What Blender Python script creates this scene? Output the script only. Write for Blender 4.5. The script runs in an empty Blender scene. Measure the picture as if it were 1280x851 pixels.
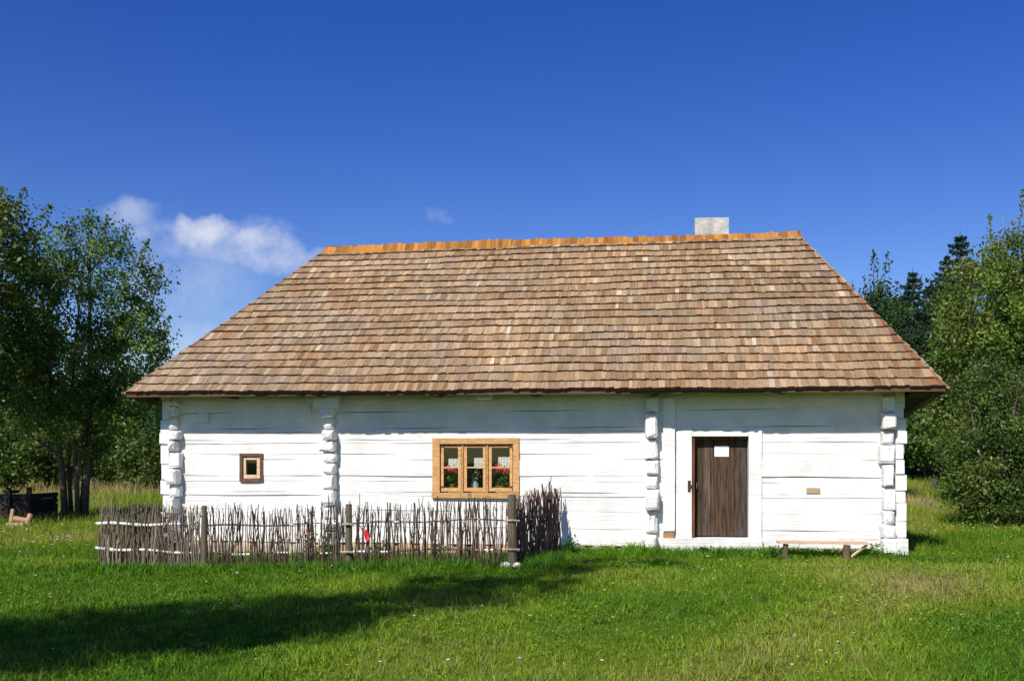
import bpy, math, random
import numpy as np
from mathutils import Vector, Matrix

R = math.radians
sc = bpy.context.scene
COL = sc.collection
random.seed(11)
rng = np.random.default_rng(11)

# ------------------------------------------------------------------ camera, sky, sun
EYE = 1.5
FPX = 1256.0
HZ = 575.0
cam_d = bpy.data.cameras.new('camera')
cam = bpy.data.objects.new('camera', cam_d)
COL.objects.link(cam)
cam.location = (0, 0, EYE)
cam.rotation_euler = (R(90), 0, 0)
cam_d.sensor_width = 36
cam_d.lens = 36 * FPX / 1280
cam_d.shift_y = (HZ - 425.5) / 1280
cam_d.clip_end = 3000
sc.camera = cam

SUN_AZ = 27.0      # the light travels this far to the right of straight ahead
SUN_EL = 43.0
LD = Vector((math.sin(R(SUN_AZ)) * math.cos(R(SUN_EL)), math.cos(R(SUN_AZ)) * math.cos(R(SUN_EL)), -math.sin(R(SUN_EL))))
sun_d = bpy.data.lights.new('sun', 'SUN')
sun_d.energy = 4.6
sun_d.angle = R(0.55)
sun_d.color = (1.0, 0.955, 0.88)
sun = bpy.data.objects.new('sun', sun_d)
COL.objects.link(sun)
sun.rotation_euler = LD.to_track_quat('-Z', 'Y').to_euler()
sun.location = (-20, -40, 40)

world = bpy.data.worlds.new('World')
sc.world = world
world.use_nodes = True
wn, wl = world.node_tree.nodes, world.node_tree.links
wn.clear()

def nd(nodes, t, **kw):
    n = nodes.new(t)
    for k, v in kw.items():
        if k.startswith('in_'):
            n.inputs[k[3:]].default_value = v
        else:
            setattr(n, k, v)
    return n

def mth(nodes, links, op, a, b=None, c=None, clamp=False):
    n = nodes.new('ShaderNodeMath'); n.operation = op; n.use_clamp = clamp
    for i, v in enumerate((a, b, c)):
        if v is None: continue
        if isinstance(v, (int, float)): n.inputs[i].default_value = v
        else: links.new(v, n.inputs[i])
    return n.outputs[0]

sky = nd(wn, 'ShaderNodeTexSky')
sky.sky_type = 'NISHITA'
sky.sun_disc = False
sky.sun_elevation = R(SUN_EL)
sky.sun_rotation = R(180 + SUN_AZ)
sky.air_density = 1.0
sky.dust_density = 0.25
sky.ozone_density = 2.6
sky.altitude = 300
hs = nd(wn, 'ShaderNodeHueSaturation')
hs.inputs['Hue'].default_value = 0.527
hs.inputs['Saturation'].default_value = 1.40
hs.inputs['Value'].default_value = 1.14
wl.new(sky.outputs[0], hs.inputs['Color'])
# clouds of the sky dome: a few soft banks low on the left, by direction
tc = nd(wn, 'ShaderNodeTexCoord')
sep = nd(wn, 'ShaderNodeSeparateXYZ')
wl.new(tc.outputs['Generated'], sep.inputs[0])
ysafe = mth(wn, wl, 'MAXIMUM', sep.outputs[1], 0.05)
ca = mth(wn, wl, 'DIVIDE', sep.outputs[0], ysafe)
cb = mth(wn, wl, 'DIVIDE', sep.outputs[2], ysafe)
cmb = nd(wn, 'ShaderNodeCombineXYZ')
wl.new(ca, cmb.inputs[0]); wl.new(cb, cmb.inputs[1])
nz = nd(wn, 'ShaderNodeTexNoise', in_Scale=22.0, in_Detail=7.0, in_Roughness=0.6)
wl.new(cmb.outputs[0], nz.inputs['Vector'])
nz2 = nd(wn, 'ShaderNodeTexNoise', in_Scale=7.0, in_Detail=3.0, in_Roughness=0.5)
wl.new(cmb.outputs[0], nz2.inputs['Vector'])
nd_ = nd(wn, 'ShaderNodeTexNoise', in_Scale=13.0, in_Detail=6.0, in_Roughness=.62)
wl.new(cmb.outputs[0], nd_.inputs['Vector'])
sp3 = nd(wn, 'ShaderNodeSeparateColor'); wl.new(nd_.outputs['Color'], sp3.inputs[0])
ca = mth(wn, wl, 'ADD', ca, mth(wn, wl, 'MULTIPLY_ADD', sp3.outputs[0], .085, -.0425))
cb = mth(wn, wl, 'ADD', cb, mth(wn, wl, 'MULTIPLY_ADD', sp3.outputs[1], .060, -.030))
def cl(px, py, rx, ry, k):
    a0, b0 = (px - 640) / FPX, (HZ - py) / FPX
    u = mth(wn, wl, 'MULTIPLY', mth(wn, wl, 'SUBTRACT', ca, a0), FPX / rx)
    v = mth(wn, wl, 'MULTIPLY', mth(wn, wl, 'SUBTRACT', cb, b0), FPX / ry)
    s = mth(wn, wl, 'ADD', mth(wn, wl, 'MULTIPLY', u, u), mth(wn, wl, 'MULTIPLY', v, v))
    g = mth(wn, wl, 'SUBTRACT', 1.0, s, clamp=True)
    return mth(wn, wl, 'MULTIPLY', g, k)
banks = [(258, 288, 58, 30, 1.0), (315, 303, 58, 24, .85), (192, 284, 40, 18, .34), (158, 254, 46, 22, .30),
         (362, 322, 60, 20, .50), (290, 312, 90, 28, .5)]
acc = None
for bk in banks:
    g = cl(*bk)
    acc = g if acc is None else mth(wn, wl, 'MAXIMUM', acc, g)
nmix = mth(wn, wl, 'MULTIPLY_ADD', nz.outputs[0], 2.2, -1.46)
dens = mth(wn, wl, 'MULTIPLY', mth(wn, wl, 'MULTIPLY_ADD', acc, 1.45, nmix), .85, clamp=True)
dens = mth(wn, wl, 'MULTIPLY', dens, mth(wn, wl, 'MULTIPLY', acc, 2.2, clamp=True))
dens = mth(wn, wl, 'MULTIPLY', dens, .80)
veil = None
for bk in [(272, 302, 112, 28, .46), (165, 260, 56, 24, .42), (205, 285, 60, 24, .42), (348, 318, 70, 22, .55), (230, 350, 110, 60, .26), (235, 432, 90, 36, .30), (545, 265, 18, 11, .20)]:
    g_ = cl(*bk); veil = g_ if veil is None else mth(wn, wl, 'MAXIMUM', veil, g_)
veil = mth(wn, wl, 'MULTIPLY', veil, mth(wn, wl, 'MULTIPLY_ADD', nz.outputs[0], 3.4, -.95, clamp=True))
dens = mth(wn, wl, 'MAXIMUM', dens, veil)
front = mth(wn, wl, 'GREATER_THAN', sep.outputs[1], 0.3)
dens = mth(wn, wl, 'MULTIPLY', dens, front)
mixc = nd(wn, 'ShaderNodeMix', data_type='RGBA')
wl.new(dens, mixc.inputs[0])
wl.new(hs.outputs[0], mixc.inputs[6])
mixc.inputs[7].default_value = (7.6, 7.9, 8.8, 1)
bg = nd(wn, 'ShaderNodeBackground')
bg.inputs['Strength'].default_value = 0.085
wl.new(mixc.outputs[2], bg.inputs['Color'])
wo = nd(wn, 'ShaderNodeOutputWorld')
wl.new(bg.outputs[0], wo.inputs[0])

sc.view_settings.view_transform = 'Standard'
sc.view_settings.look = 'None'
sc.view_settings.exposure = 0.28
sc.view_settings.gamma = 1.0
sc.view_settings.use_curve_mapping = False
sc.render.engine = 'CYCLES'
sc.cycles.max_bounces = 6
sc.cycles.transparent_max_bounces = 8

# ------------------------------------------------------------------ helpers
def at(px, depth):
    return ((px - 640) / FPX * depth, depth)

def zat(py, depth):
    return EYE + (HZ - py) / FPX * depth

class G:
    """collects vertices, faces and a colour per vertex; build() links ONE mesh object"""
    def __init__(s):
        s.v = []; s.f = []; s.c = []
    def add(s, vs, fs, col):
        b = len(s.v)
        s.v.extend(vs)
        s.f.extend([tuple(i + b for i in f) for f in fs])
        if col and isinstance(col[0], (tuple, list)): s.c.extend(col)
        else: s.c.extend([col] * len(vs))
    def hexa(s, p, col):
        s.add(p, [(0, 3, 2, 1), (4, 5, 6, 7), (0, 1, 5, 4), (1, 2, 6, 5), (2, 3, 7, 6), (3, 0, 4, 7)], col)
    def box(s, x0, x1, y0, y1, z0, z1, col=(.5, .5, .5), j=0.0):
        r = lambda: random.uniform(-j, j)
        p = [(x + r(), y + r(), z + r()) for z in (z0, z1) for x, y in ((x0, y0), (x1, y0), (x1, y1), (x0, y1))]
        s.hexa(p, col)
    def tube(s, pts, rad, n=6, col=(.5, .5, .5), cap=True):
        pts = [Vector(p) for p in pts]
        if not isinstance(rad, (list, tuple)): rad = [rad] * len(pts)
        vs = []; fs = []
        for i, p in enumerate(pts):
            d = (pts[min(i + 1, len(pts) - 1)] - pts[max(i - 1, 0)])
            if d.length < 1e-9: d = Vector((0, 0, 1))
            d.normalize()
            a = Vector((0, 0, 1)) if abs(d.z) < .9 else Vector((1, 0, 0))
            u = d.cross(a).normalized(); w = d.cross(u)
            for k in range(n):
                t = 2 * math.pi * k / n
                vs.append(tuple(p + float(rad[i]) * (math.cos(t) * u + math.sin(t) * w)))
        for i in range(len(pts) - 1):
            for k in range(n):
                k2 = (k + 1) % n
                fs.append((i * n + k, i * n + k2, (i + 1) * n + k2, (i + 1) * n + k))
        if cap:
            fs.append(tuple(range(n - 1, -1, -1)))
            fs.append(tuple((len(pts) - 1) * n + k for k in range(n)))
        s.add(vs, fs, col)
    def blob(s, c, r, col, n=8, m=5, j=.15):
        vs = []; fs = []
        for i in range(m + 1):
            ph = math.pi * i / m
            for k in range(n):
                t = 2 * math.pi * k / n
                q = 1 + random.uniform(-j, j)
                vs.append((c[0] + r[0] * q * math.sin(ph) * math.cos(t), c[1] + r[1] * q * math.sin(ph) * math.sin(t), c[2] + r[2] * q * math.cos(ph)))
        for i in range(m):
            for k in range(n):
                k2 = (k + 1) % n
                fs.append((i * n + k, (i + 1) * n + k, (i + 1) * n + k2, i * n + k2))
        s.add(vs, fs, col)
    def build(s, name, mat, parent=None, smooth=False):
        me = bpy.data.meshes.new(name)
        me.from_pydata(s.v, [], s.f)
        a = me.color_attributes.new('Col', 'FLOAT_COLOR', 'POINT')
        c = np.ones((len(s.v), 4), dtype=np.float32)
        c[:, :3] = np.array(s.c, dtype=np.float32)
        a.data.foreach_set('color', c.ravel())
        if smooth: me.polygons.foreach_set('use_smooth', [True] * len(me.polygons))
        me.materials.append(mat)
        o = bpy.data.objects.new(name, me)
        COL.objects.link(o)
        if parent: o.parent = parent
        return o

def np_mesh(name, V, F, C, mat, parent=None):
    """V (n,3), F (m,k) same-size faces, C (n,3)"""
    me = bpy.data.meshes.new(name)
    n, (m, k) = len(V), F.shape
    me.vertices.add(n); me.vertices.foreach_set('co', V.astype(np.float32).ravel())
    me.loops.add(m * k); me.loops.foreach_set('vertex_index', F.astype(np.int32).ravel())
    me.polygons.add(m)
    me.polygons.foreach_set('loop_start', np.arange(0, m * k, k, dtype=np.int32))
    me.polygons.foreach_set('loop_total', np.full(m, k, dtype=np.int32))
    me.update(calc_edges=True)
    a = me.color_attributes.new('Col', 'FLOAT_COLOR', 'POINT')
    c = np.ones((n, 4), dtype=np.float32); c[:, :3] = C
    a.data.foreach_set('color', c.ravel())
    me.materials.append(mat)
    o = bpy.data.objects.new(name, me)
    COL.objects.link(o)
    if parent: o.parent = parent
    return o

def thing(name, label, cat, loc=(0, 0, 0), rz=0, group=None):
    o = bpy.data.objects.new(name, None)
    COL.objects.link(o)
    o.empty_display_size = .2
    o.location = loc; o.rotation_euler = (0, 0, rz)
    o['label'] = label; o['category'] = cat
    if group: o['group'] = group
    return o

def tag(o, label, cat, group=None, kind=None):
    o['label'] = label; o['category'] = cat
    if group: o['group'] = group
    if kind: o['kind'] = kind
    return o

class VN:
    """smooth value noise on a plane"""
    def __init__(s, seed, n=256):
        s.n = n; s.g = np.random.default_rng(seed).random((n, n))
    def __call__(s, x, y, scale):
        x = np.asarray(x) / scale + 1000.3; y = np.asarray(y) / scale + 1000.7
        i = np.floor(x).astype(int); j = np.floor(y).astype(int)
        fx = x - i; fy = y - j
        fx = fx * fx * (3 - 2 * fx); fy = fy * fy * (3 - 2 * fy)
        n = s.n
        a = s.g[i % n, j % n]; b = s.g[(i + 1) % n, j % n]; c = s.g[i % n, (j + 1) % n]; d = s.g[(i + 1) % n, (j + 1) % n]
        return a * (1 - fx) * (1 - fy) + b * fx * (1 - fy) + c * (1 - fx) * fy + d * fx * fy
vn1, vn2, vn3, vn4 = VN(1), VN(2), VN(3), VN(4)

# ------------------------------------------------------------------ materials
def mat_base(name):
    m = bpy.data.materials.new(name); m.use_nodes = True
    n, l = m.node_tree.nodes, m.node_tree.links
    n.clear()
    return m, n, l

def attr_mat(name, rough=.8, spec=.3, nscale=(8, 8, 8), namt=.25, bump=.0, bscale=None, mult=(1, 1, 1)):
    """colour from the mesh's own attribute, broken up by stretched noise"""
    m, n, l = mat_base(name)
    at_ = nd(n, 'ShaderNodeAttribute', attribute_name='Col')
    tcn = nd(n, 'ShaderNodeTexCoord')
    mp = nd(n, 'ShaderNodeMapping'); mp.inputs['Scale'].default_value = nscale
    l.new(tcn.outputs['Object'], mp.inputs[0])
    no = nd(n, 'ShaderNodeTexNoise', in_Scale=1.0, in_Detail=6.0, in_Roughness=.65)
    l.new(mp.outputs[0], no.inputs['Vector'])
    f = mth(n, l, 'MULTIPLY_ADD', no.outputs[0], 2 * namt * 2, 1 - 2 * namt)
    vm = nd(n, 'ShaderNodeVectorMath', operation='SCALE')
    l.new(at_.outputs['Color'], vm.inputs[0]); l.new(f, vm.inputs['Scale'])
    p = nd(n, 'ShaderNodeBsdfPrincipled')
    p.inputs['Roughness'].default_value = rough
    p.inputs['Specular IOR Level'].default_value = spec
    l.new(vm.outputs[0], p.inputs['Base Color'])
    if bump:
        b = nd(n, 'ShaderNodeBump', in_Strength=bump, in_Distance=.01)
        l.new(no.outputs[0], b.inputs['Height']); l.new(b.outputs[0], p.inputs['Normal'])
    o = nd(n, 'ShaderNodeOutputMaterial'); l.new(p.outputs[0], o.inputs[0])
    return m

def leaf_mat(name, trans=.35, gloss=.25, rough=.45):
    m, n, l = mat_base(name)
    at_ = nd(n, 'ShaderNodeAttribute', attribute_name='Col')
    p = nd(n, 'ShaderNodeBsdfPrincipled')
    p.inputs['Roughness'].default_value = rough
    p.inputs['Specular IOR Level'].default_value = gloss
    l.new(at_.outputs['Color'], p.inputs['Base Color'])
    t = nd(n, 'ShaderNodeBsdfTranslucent')
    vm = nd(n, 'ShaderNodeVectorMath', operation='MULTIPLY'); vm.inputs[1].default_value = (1.1, 1.2, .5)
    l.new(at_.outputs['Color'], vm.inputs[0]); l.new(vm.outputs[0], t.inputs[0])
    mx = nd(n, 'ShaderNodeMixShader'); mx.inputs[0].default_value = trans
    l.new(p.outputs[0], mx.inputs[1]); l.new(t.outputs[0], mx.inputs[2])
    o = nd(n, 'ShaderNodeOutputMaterial'); l.new(mx.outputs[0], o.inputs[0])
    return m

def limewash_mat():
    m, n, l = mat_base('limewashed_timber')
    tcn = nd(n, 'ShaderNodeTexCoord')
    mp = nd(n, 'ShaderNodeMapping'); mp.inputs['Scale'].default_value = (1.1, 3, 26)
    l.new(tcn.outputs['Object'], mp.inputs[0])
    n1 = nd(n, 'ShaderNodeTexNoise', in_Scale=1.0, in_Detail=6.0, in_Roughness=.62, in_Distortion=.25); l.new(mp.outputs[0], n1.inputs['Vector'])
    n2 = nd(n, 'ShaderNodeTexNoise', in_Scale=1.7, in_Detail=5.0, in_Roughness=.6); l.new(tcn.outputs['Object'], n2.inputs['Vector'])
    mp3 = nd(n, 'ShaderNodeMapping'); mp3.inputs['Scale'].default_value = (.8, 2, 75)
    l.new(tcn.outputs['Object'], mp3.inputs[0])
    n3 = nd(n, 'ShaderNodeTexNoise', in_Scale=1.0, in_Detail=3.0, in_Roughness=.5); l.new(mp3.outputs[0], n3.inputs['Vector'])
    n4 = nd(n, 'ShaderNodeTexNoise', in_Scale=45.0, in_Detail=3.0); l.new(tcn.outputs['Object'], n4.inputs['Vector'])
    cr = nd(n, 'ShaderNodeValToRGB')
    cr.color_ramp.elements[0].position = .30; cr.color_ramp.elements[0].color = (.66, .645, .61, 1)
    cr.color_ramp.elements[1].position = .62; cr.color_ramp.elements[1].color = (.845, .83, .80, 1)
    l.new(n2.outputs[0], cr.inputs[0])
    # drying checks in the timber
    ck = nd(n, 'ShaderNodeMapRange', in_1=.715) if False else None
    c1 = mth(n, l, 'SUBTRACT', n3.outputs[0], .72)
    c1 = mth(n, l, 'MULTIPLY', c1, 30.0, clamp=True)
    # worn lime
    w1 = mth(n, l, 'SUBTRACT', mth(n, l, 'ADD', mth(n, l, 'MULTIPLY', n1.outputs[0], .6), mth(n, l, 'MULTIPLY', n4.outputs[0], .4)), .625)
    w1 = mth(n, l, 'MULTIPLY', w1, 12.0, clamp=True)
    mx = nd(n, 'ShaderNodeMix', data_type='RGBA'); l.new(cr.outputs[0], mx.inputs[6]); mx.inputs[7].default_value = (.34, .29, .23, 1)
    l.new(mth(n, l, 'MULTIPLY', w1, .38), mx.inputs[0])
    mx2 = nd(n, 'ShaderNodeMix', data_type='RGBA'); l.new(mx.outputs[2], mx2.inputs[6]); mx2.inputs[7].default_value = (.16, .14, .12, 1)
    l.new(mth(n, l, 'MULTIPLY', c1, .5), mx2.inputs[0])
    p = nd(n, 'ShaderNodeBsdfPrincipled'); p.inputs['Roughness'].default_value = .9; p.inputs['Specular IOR Level'].default_value = .15
    # mud splashed on the lowest courses
    sz = nd(n, 'ShaderNodeSeparateXYZ'); l.new(tcn.outputs['Object'], sz.inputs[0])
    mud = mth(n, l, 'MULTIPLY', mth(n, l, 'SUBTRACT', .42, sz.outputs[2]), 2.2, clamp=True)
    n5 = nd(n, 'ShaderNodeTexNoise', in_Scale=5.0, in_Detail=7.0, in_Roughness=.7); l.new(tcn.outputs['Object'], n5.inputs['Vector'])
    mud = mth(n, l, 'MULTIPLY', mud, mth(n, l, 'MULTIPLY_ADD', n5.outputs[0], 5.0, -2.3, clamp=True))
    mx3 = nd(n, 'ShaderNodeMix', data_type='RGBA'); l.new(mx2.outputs[2], mx3.inputs[6]); mx3.inputs[7].default_value = (.42, .33, .22, 1)
    l.new(mth(n, l, 'MULTIPLY', mud, .55), mx3.inputs[0])
    at_ = nd(n, 'ShaderNodeAttribute', attribute_name='Col')
    vmm = nd(n, 'ShaderNodeVectorMath', operation='MULTIPLY'); l.new(mx3.outputs[2], vmm.inputs[0]); l.new(at_.outputs['Color'], vmm.inputs[1])
    l.new(vmm.outputs[0], p.inputs['Base Color'])
    h = mth(n, l, 'SUBTRACT', mth(n, l, 'ADD', n1.outputs[0], mth(n, l, 'MULTIPLY', n4.outputs[0], .3)), mth(n, l, 'MULTIPLY', c1, .8))
    b = nd(n, 'ShaderNodeBump', in_Strength=.65, in_Distance=.016); l.new(h, b.inputs['Height']); l.new(b.outputs[0], p.inputs['Normal'])
    o = nd(n, 'ShaderNodeOutputMaterial'); l.new(p.outputs[0], o.inputs[0])
    return m

M = {}
M['lime'] = limewash_mat()
M['shingle'] = attr_mat('wood_shingle', rough=.88, nscale=(60, 5, 5), namt=.42, bump=.5)
M['wood'] = attr_mat('pine_board', rough=.75, nscale=(9, 34, 34), namt=.42, bump=.25)
M['woodv'] = attr_mat('upright_board', rough=.8, nscale=(42, 30, 2.4), namt=1.15, bump=.8)
M['oldwood'] = attr_mat('weathered_wood', rough=.9, nscale=(25, 25, 8), namt=.30, bump=.4)
M['dark'] = attr_mat('dark_timber', rough=.9, nscale=(10, 10, 10), namt=.25, bump=.2)
M['bark'] = attr_mat('bark', rough=.9, nscale=(16, 16, 5), namt=.38, bump=.8)
M['stick'] = attr_mat('bare_sticks', rough=.85, nscale=(30, 30, 12), namt=.30)
M['stone'] = attr_mat('field_stone', rough=.9, nscale=(14, 14, 14), namt=.28, bump=.6)
M['plaster'] = attr_mat('old_plaster', rough=.9, nscale=(5, 5, 7), namt=.55, bump=.8)
M['iron'] = attr_mat('iron', rough=.55, nscale=(20, 20, 20), namt=.25)
M['plain'] = attr_mat('plain', rough=.7, namt=.06)
M['leaf'] = leaf_mat('leaves')
M['needle'] = leaf_mat('needles', trans=.12, gloss=.2)
M['grass'] = leaf_mat('grass_blades', trans=.38, gloss=.18, rough=.5)
M['petal'] = leaf_mat('petals', trans=.3, gloss=.1)

def glass_mat():
    m, n, l = mat_base('window_glass')
    fr = nd(n, 'ShaderNodeLayerWeight', in_Blend=.5)
    tr = nd(n, 'ShaderNodeBsdfTransparent'); tr.inputs[0].default_value = (.93, .96, .94, 1)
    gl = nd(n, 'ShaderNodeBsdfGlossy'); gl.inputs['Roughness'].default_value = .02
    mx = nd(n, 'ShaderNodeMixShader')
    l.new(mth(n, l, 'MULTIPLY_ADD', mth(n, l, 'POWER', fr.outputs['Facing'], 3.0), .5, .03), mx.inputs[0]); l.new(tr.outputs[0], mx.inputs[1]); l.new(gl.outputs[0], mx.inputs[2])
    o = nd(n, 'ShaderNodeOutputMaterial'); l.new(mx.outputs[0], o.inputs[0])
    return m
M['glass'] = glass_mat()

def lace_mat():
    m, n, l = mat_base('lace')
    tcn = nd(n, 'ShaderNodeTexCoord')
    vo = nd(n, 'ShaderNodeTexVoronoi', in_Scale=42.0); l.new(tcn.outputs['Object'], vo.inputs['Vector'])
    k = mth(n, l, 'GREATER_THAN', vo.outputs['Distance'], .24)
    k = mth(n, l, 'MULTIPLY', k, .85)
    tr = nd(n, 'ShaderNodeBsdfTransparent'); df = nd(n, 'ShaderNodeBsdfDiffuse'); df.inputs[0].default_value = (.8, .8, .8, 1)
    mx = nd(n, 'ShaderNodeMixShader'); l.new(k, mx.inputs[0]); l.new(tr.outputs[0], mx.inputs[1]); l.new(df.outputs[0], mx.inputs[2])
    o = nd(n, 'ShaderNodeOutputMaterial'); l.new(mx.outputs[0], o.inputs[0])
    return m
M['lace'] = lace_mat()

# ------------------------------------------------------------------ ground
TH = 8.5
ct, st = math.cos(R(TH)), math.sin(R(TH))
HP = (0.0, 16.4)                                   # house origin: on its front wall
def h2w(s, y): return (HP[0] + s * ct + y * st, HP[1] - s * st + y * ct)
def w2h(x, y):
    dx, dy = x - HP[0], y - HP[1]
    return dx * ct - dy * st, dx * st + dy * ct
def wall_at(px, py, y=0.0):
    """house coordinates (s, z) of the wall point seen in the photo, at local depth y"""
    k = (px - 640) / FPX
    by, bx = HP[1] + y * ct, HP[0] + y * st
    s = (k * by - bx) / (ct + k * st)
    d = by - s * st
    return s, zat(py, d)

def sm(x):
    x = np.clip(x, 0, 1); return x * x * (3 - 2 * x)
def terrain(x, y):
    x = np.asarray(x, float); y = np.asarray(y, float)
    z = -.13 * sm((.5 - x) / 5) * sm((y - 9) / 4)
    z = z + (1.75 * sm((y - 21) / 33)) * sm((x - 4.5) / 4.5)
    z = z + .10 * sm((x - 2) / 8) * sm((13 - y) / 6)
    z = z + .07 * (vn1(x, y, 2.6) - .5) * sm(np.abs(w2h(x, y)[1] + 0) / 2) + .16 * (vn2(x, y, 8.0) - .5) * sm((np.hypot(x, y - 16) - 6) / 6)
    return z

dryband_l = lambda x, y: sm((y - 44) / 6) * sm((2 - x) / 4)
def dryness(x, y):
    """0 lush .. 1 straw, as lies on the meadow"""
    d = .22 + .55 * (vn3(x, y, 1.7) - .5) + .5 * (vn4(x, y, 4.6) - .5)
    d = d + .16 * sm((x - .3) / 3) * sm((y - 7) / 3) * sm((16 - y) / 2)
    # worn band curving along the right of the meadow
    cx = 1.0 + (y - 6.5) * .72
    d = d + .44 * np.exp(-((x - cx) / .85) ** 2) * sm((15 - y) / 3) * sm((y - 5) / 2)
    d = d - .35 * sm((x - cx - 1.2) / 1.0) * sm((12 - y) / 2)
    d = d - .25 * sm((-x - .5) / 3) * sm((15 - y) / 3)
    d = d + .9 * dryband_l(x, y)
    px_ = .405 * y                      # trodden way running back on the right
    d = d + .45 * np.exp(-((x - px_) / .7) ** 2) * sm((y - 18) / 3)
    d = d + .9 * np.exp(-((x - 12.0) / .7) ** 2 - ((y - 29.5) / 1.2) ** 2) + .8 * np.exp(-((x - 11.6) / .6) ** 2 - ((y - 26.5) / 1.6) ** 2)
    d = d + .25 * sm((-6 - x) / 3) * sm((y - 17) / 4)
    # rich strip along the fence and the wall foot
    s_, t_ = w2h(x, y)
    d = d - .35 * np.exp(-((t_ + 2.9) / .55) ** 2) * sm((0.8 - s_) / .5) - .3 * np.exp(-((t_ + .6) / .5) ** 2)
    return np.clip(d, 0, 1)

def ramp(d, r):
    """meadow colours for dryness d with a random r per blade"""
    lush = np.array([.100, .225, .012]); mid = np.array([.235, .335, .024]); yel = np.array([.31, .335, .055]); straw = np.array([.46, .38, .17])
    d = np.clip(d + (r - .5) * .34, 0, 1)[:, None]
    c = np.where(d < .35, lush + (mid - lush) * d / .35, np.where(d < .7, mid + (yel - mid) * (d - .35) / .35, yel + (straw - yel) * (d - .7) / .3))
    return c

def grid_axis(lo, hi, dense_lo, dense_hi, step, grow):
    a = list(np.arange(dense_lo, dense_hi + step, step))
    s = step
    while a[-1] < hi: s *= grow; a.append(a[-1] + s)
    s = step
    while a[0] > lo: s *= grow; a.insert(0, a[0] - s)
    return np.array(a)
gx = grid_axis(-1500, 1500, -18, 18, .25, 1.18)
gy = grid_axis(-400, 2600, 2, 32, .25, 1.16)
XX, YY = np.meshgrid(gx, gy)
ZZ = terrain(XX, YY)
nx, ny = len(gx), len(gy)
idx = np.arange(nx * ny).reshape(ny, nx)
F = np.stack([idx[:-1, :-1].ravel(), idx[:-1, 1:].ravel(), idx[1:, 1:].ravel(), idx[1:, :-1].ravel()], 1)
V = np.stack([XX.ravel(), YY.ravel(), ZZ.ravel()], 1)
C = ramp(dryness(XX.ravel(), YY.ravel()), np.full(nx * ny, .5)) * .55
def ground_mat():
    m, n, l = mat_base('meadow_ground')
    at_ = nd(n, 'ShaderNodeAttribute', attribute_name='Col')
    tcn = nd(n, 'ShaderNodeTexCoord')
    no = nd(n, 'ShaderNodeTexNoise', in_Scale=6.0, in_Detail=8.0, in_Roughness=.75); l.new(tcn.outputs['Object'], no.inputs['Vector'])
    f = mth(n, l, 'MULTIPLY_ADD', no.outputs[0], 1.6, .2)
    vm = nd(n, 'ShaderNodeVectorMath', operation='SCALE'); l.new(at_.outputs['Color'], vm.inputs[0]); l.new(f, vm.inputs['Scale'])
    p = nd(n, 'ShaderNodeBsdfPrincipled', ); p.inputs['Roughness'].default_value = .95; p.inputs['Specular IOR Level'].default_value = .1
    l.new(vm.outputs[0], p.inputs['Base Color'])
    b = nd(n, 'ShaderNodeBump', in_Strength=.8, in_Distance=.05); l.new(no.outputs[0], b.inputs['Height']); l.new(b.outputs[0], p.inputs['Normal'])
    o = nd(n, 'ShaderNodeOutputMaterial'); l.new(p.outputs[0], o.inputs[0])
    return m
gr = np_mesh('ground', V, F, C, ground_mat())
gr['kind'] = 'structure'

# ------------------------------------------------------------------ grass
def blades(x, y, h, w, c, lean=.45):
    n = len(x)
    z = terrain(x, y) - .01
    a = rng.random(n) * 2 * np.pi
    wx, wy = np.cos(a) * w / 2, np.sin(a) * w / 2
    b = rng.random(n) * 2 * np.pi
    ln = lean * h * (.25 + rng.random(n))
    lx, ly = np.cos(b) * ln, np.sin(b) * ln
    V = np.empty((n, 5, 3))
    V[:, 0] = np.stack([x - wx, y - wy, z], 1); V[:, 1] = np.stack([x + wx, y + wy, z], 1)
    V[:, 2] = np.stack([x + wx * .8 + lx * .35, y + wy * .8 + ly * .35, z + h * .6], 1)
    V[:, 3] = np.stack([x - wx * .8 + lx * .35, y - wy * .8 + ly * .35, z + h * .6], 1)
    V[:, 4] = np.stack([x + lx, y + ly, z + h * np.sqrt(np.clip(1 - (ln / (h * 1.6)) ** 2, .2, 1))], 1)
    base = np.arange(n)[:, None] * 5
    F1 = np.concatenate([base + 0, base + 1, base + 2, base + 3], 1)
    F2 = np.concatenate([base + 3, base + 2, base + 4, base + 4], 1)
    Cc = np.repeat(c[:, None, :], 5, 1)
    return V.reshape(-1, 3), F1, F2[:, :3], Cc.reshape(-1, 3)

def mixed_mesh(name, V, Fq, Ft, C, mat):
    me = bpy.data.meshes.new(name)
    nq, nt = len(Fq), len(Ft)
    me.vertices.add(len(V)); me.vertices.foreach_set('co', V.astype(np.float32).ravel())
    me.loops.add(nq * 4 + nt * 3)
    me.loops.foreach_set('vertex_index', np.concatenate([Fq.ravel(), Ft.ravel()]).astype(np.int32))
    me.polygons.add(nq + nt)
    ls = np.concatenate([np.arange(nq) * 4, nq * 4 + np.arange(nt) * 3]).astype(np.int32)
    lt = np.concatenate([np.full(nq, 4), np.full(nt, 3)]).astype(np.int32)
    me.polygons.foreach_set('loop_start', ls); me.polygons.foreach_set('loop_total', lt)
    me.update(calc_edges=True)
    a = me.color_attributes.new('Col', 'FLOAT_COLOR', 'POINT')
    c = np.ones((len(V), 4), dtype=np.float32); c[:, :3] = C
    a.data.foreach_set('color', c.ravel())
    me.materials.append(mat)
    o = bpy.data.objects.new(name, me); COL.objects.link(o)
    return o

def free_of_house(x, y):
    s_, t_ = w2h(x, y)
    return ~((s_ > -6.15) & (s_ < 6.25) & (t_ > -.04) & (t_ < 6.5))

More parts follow.
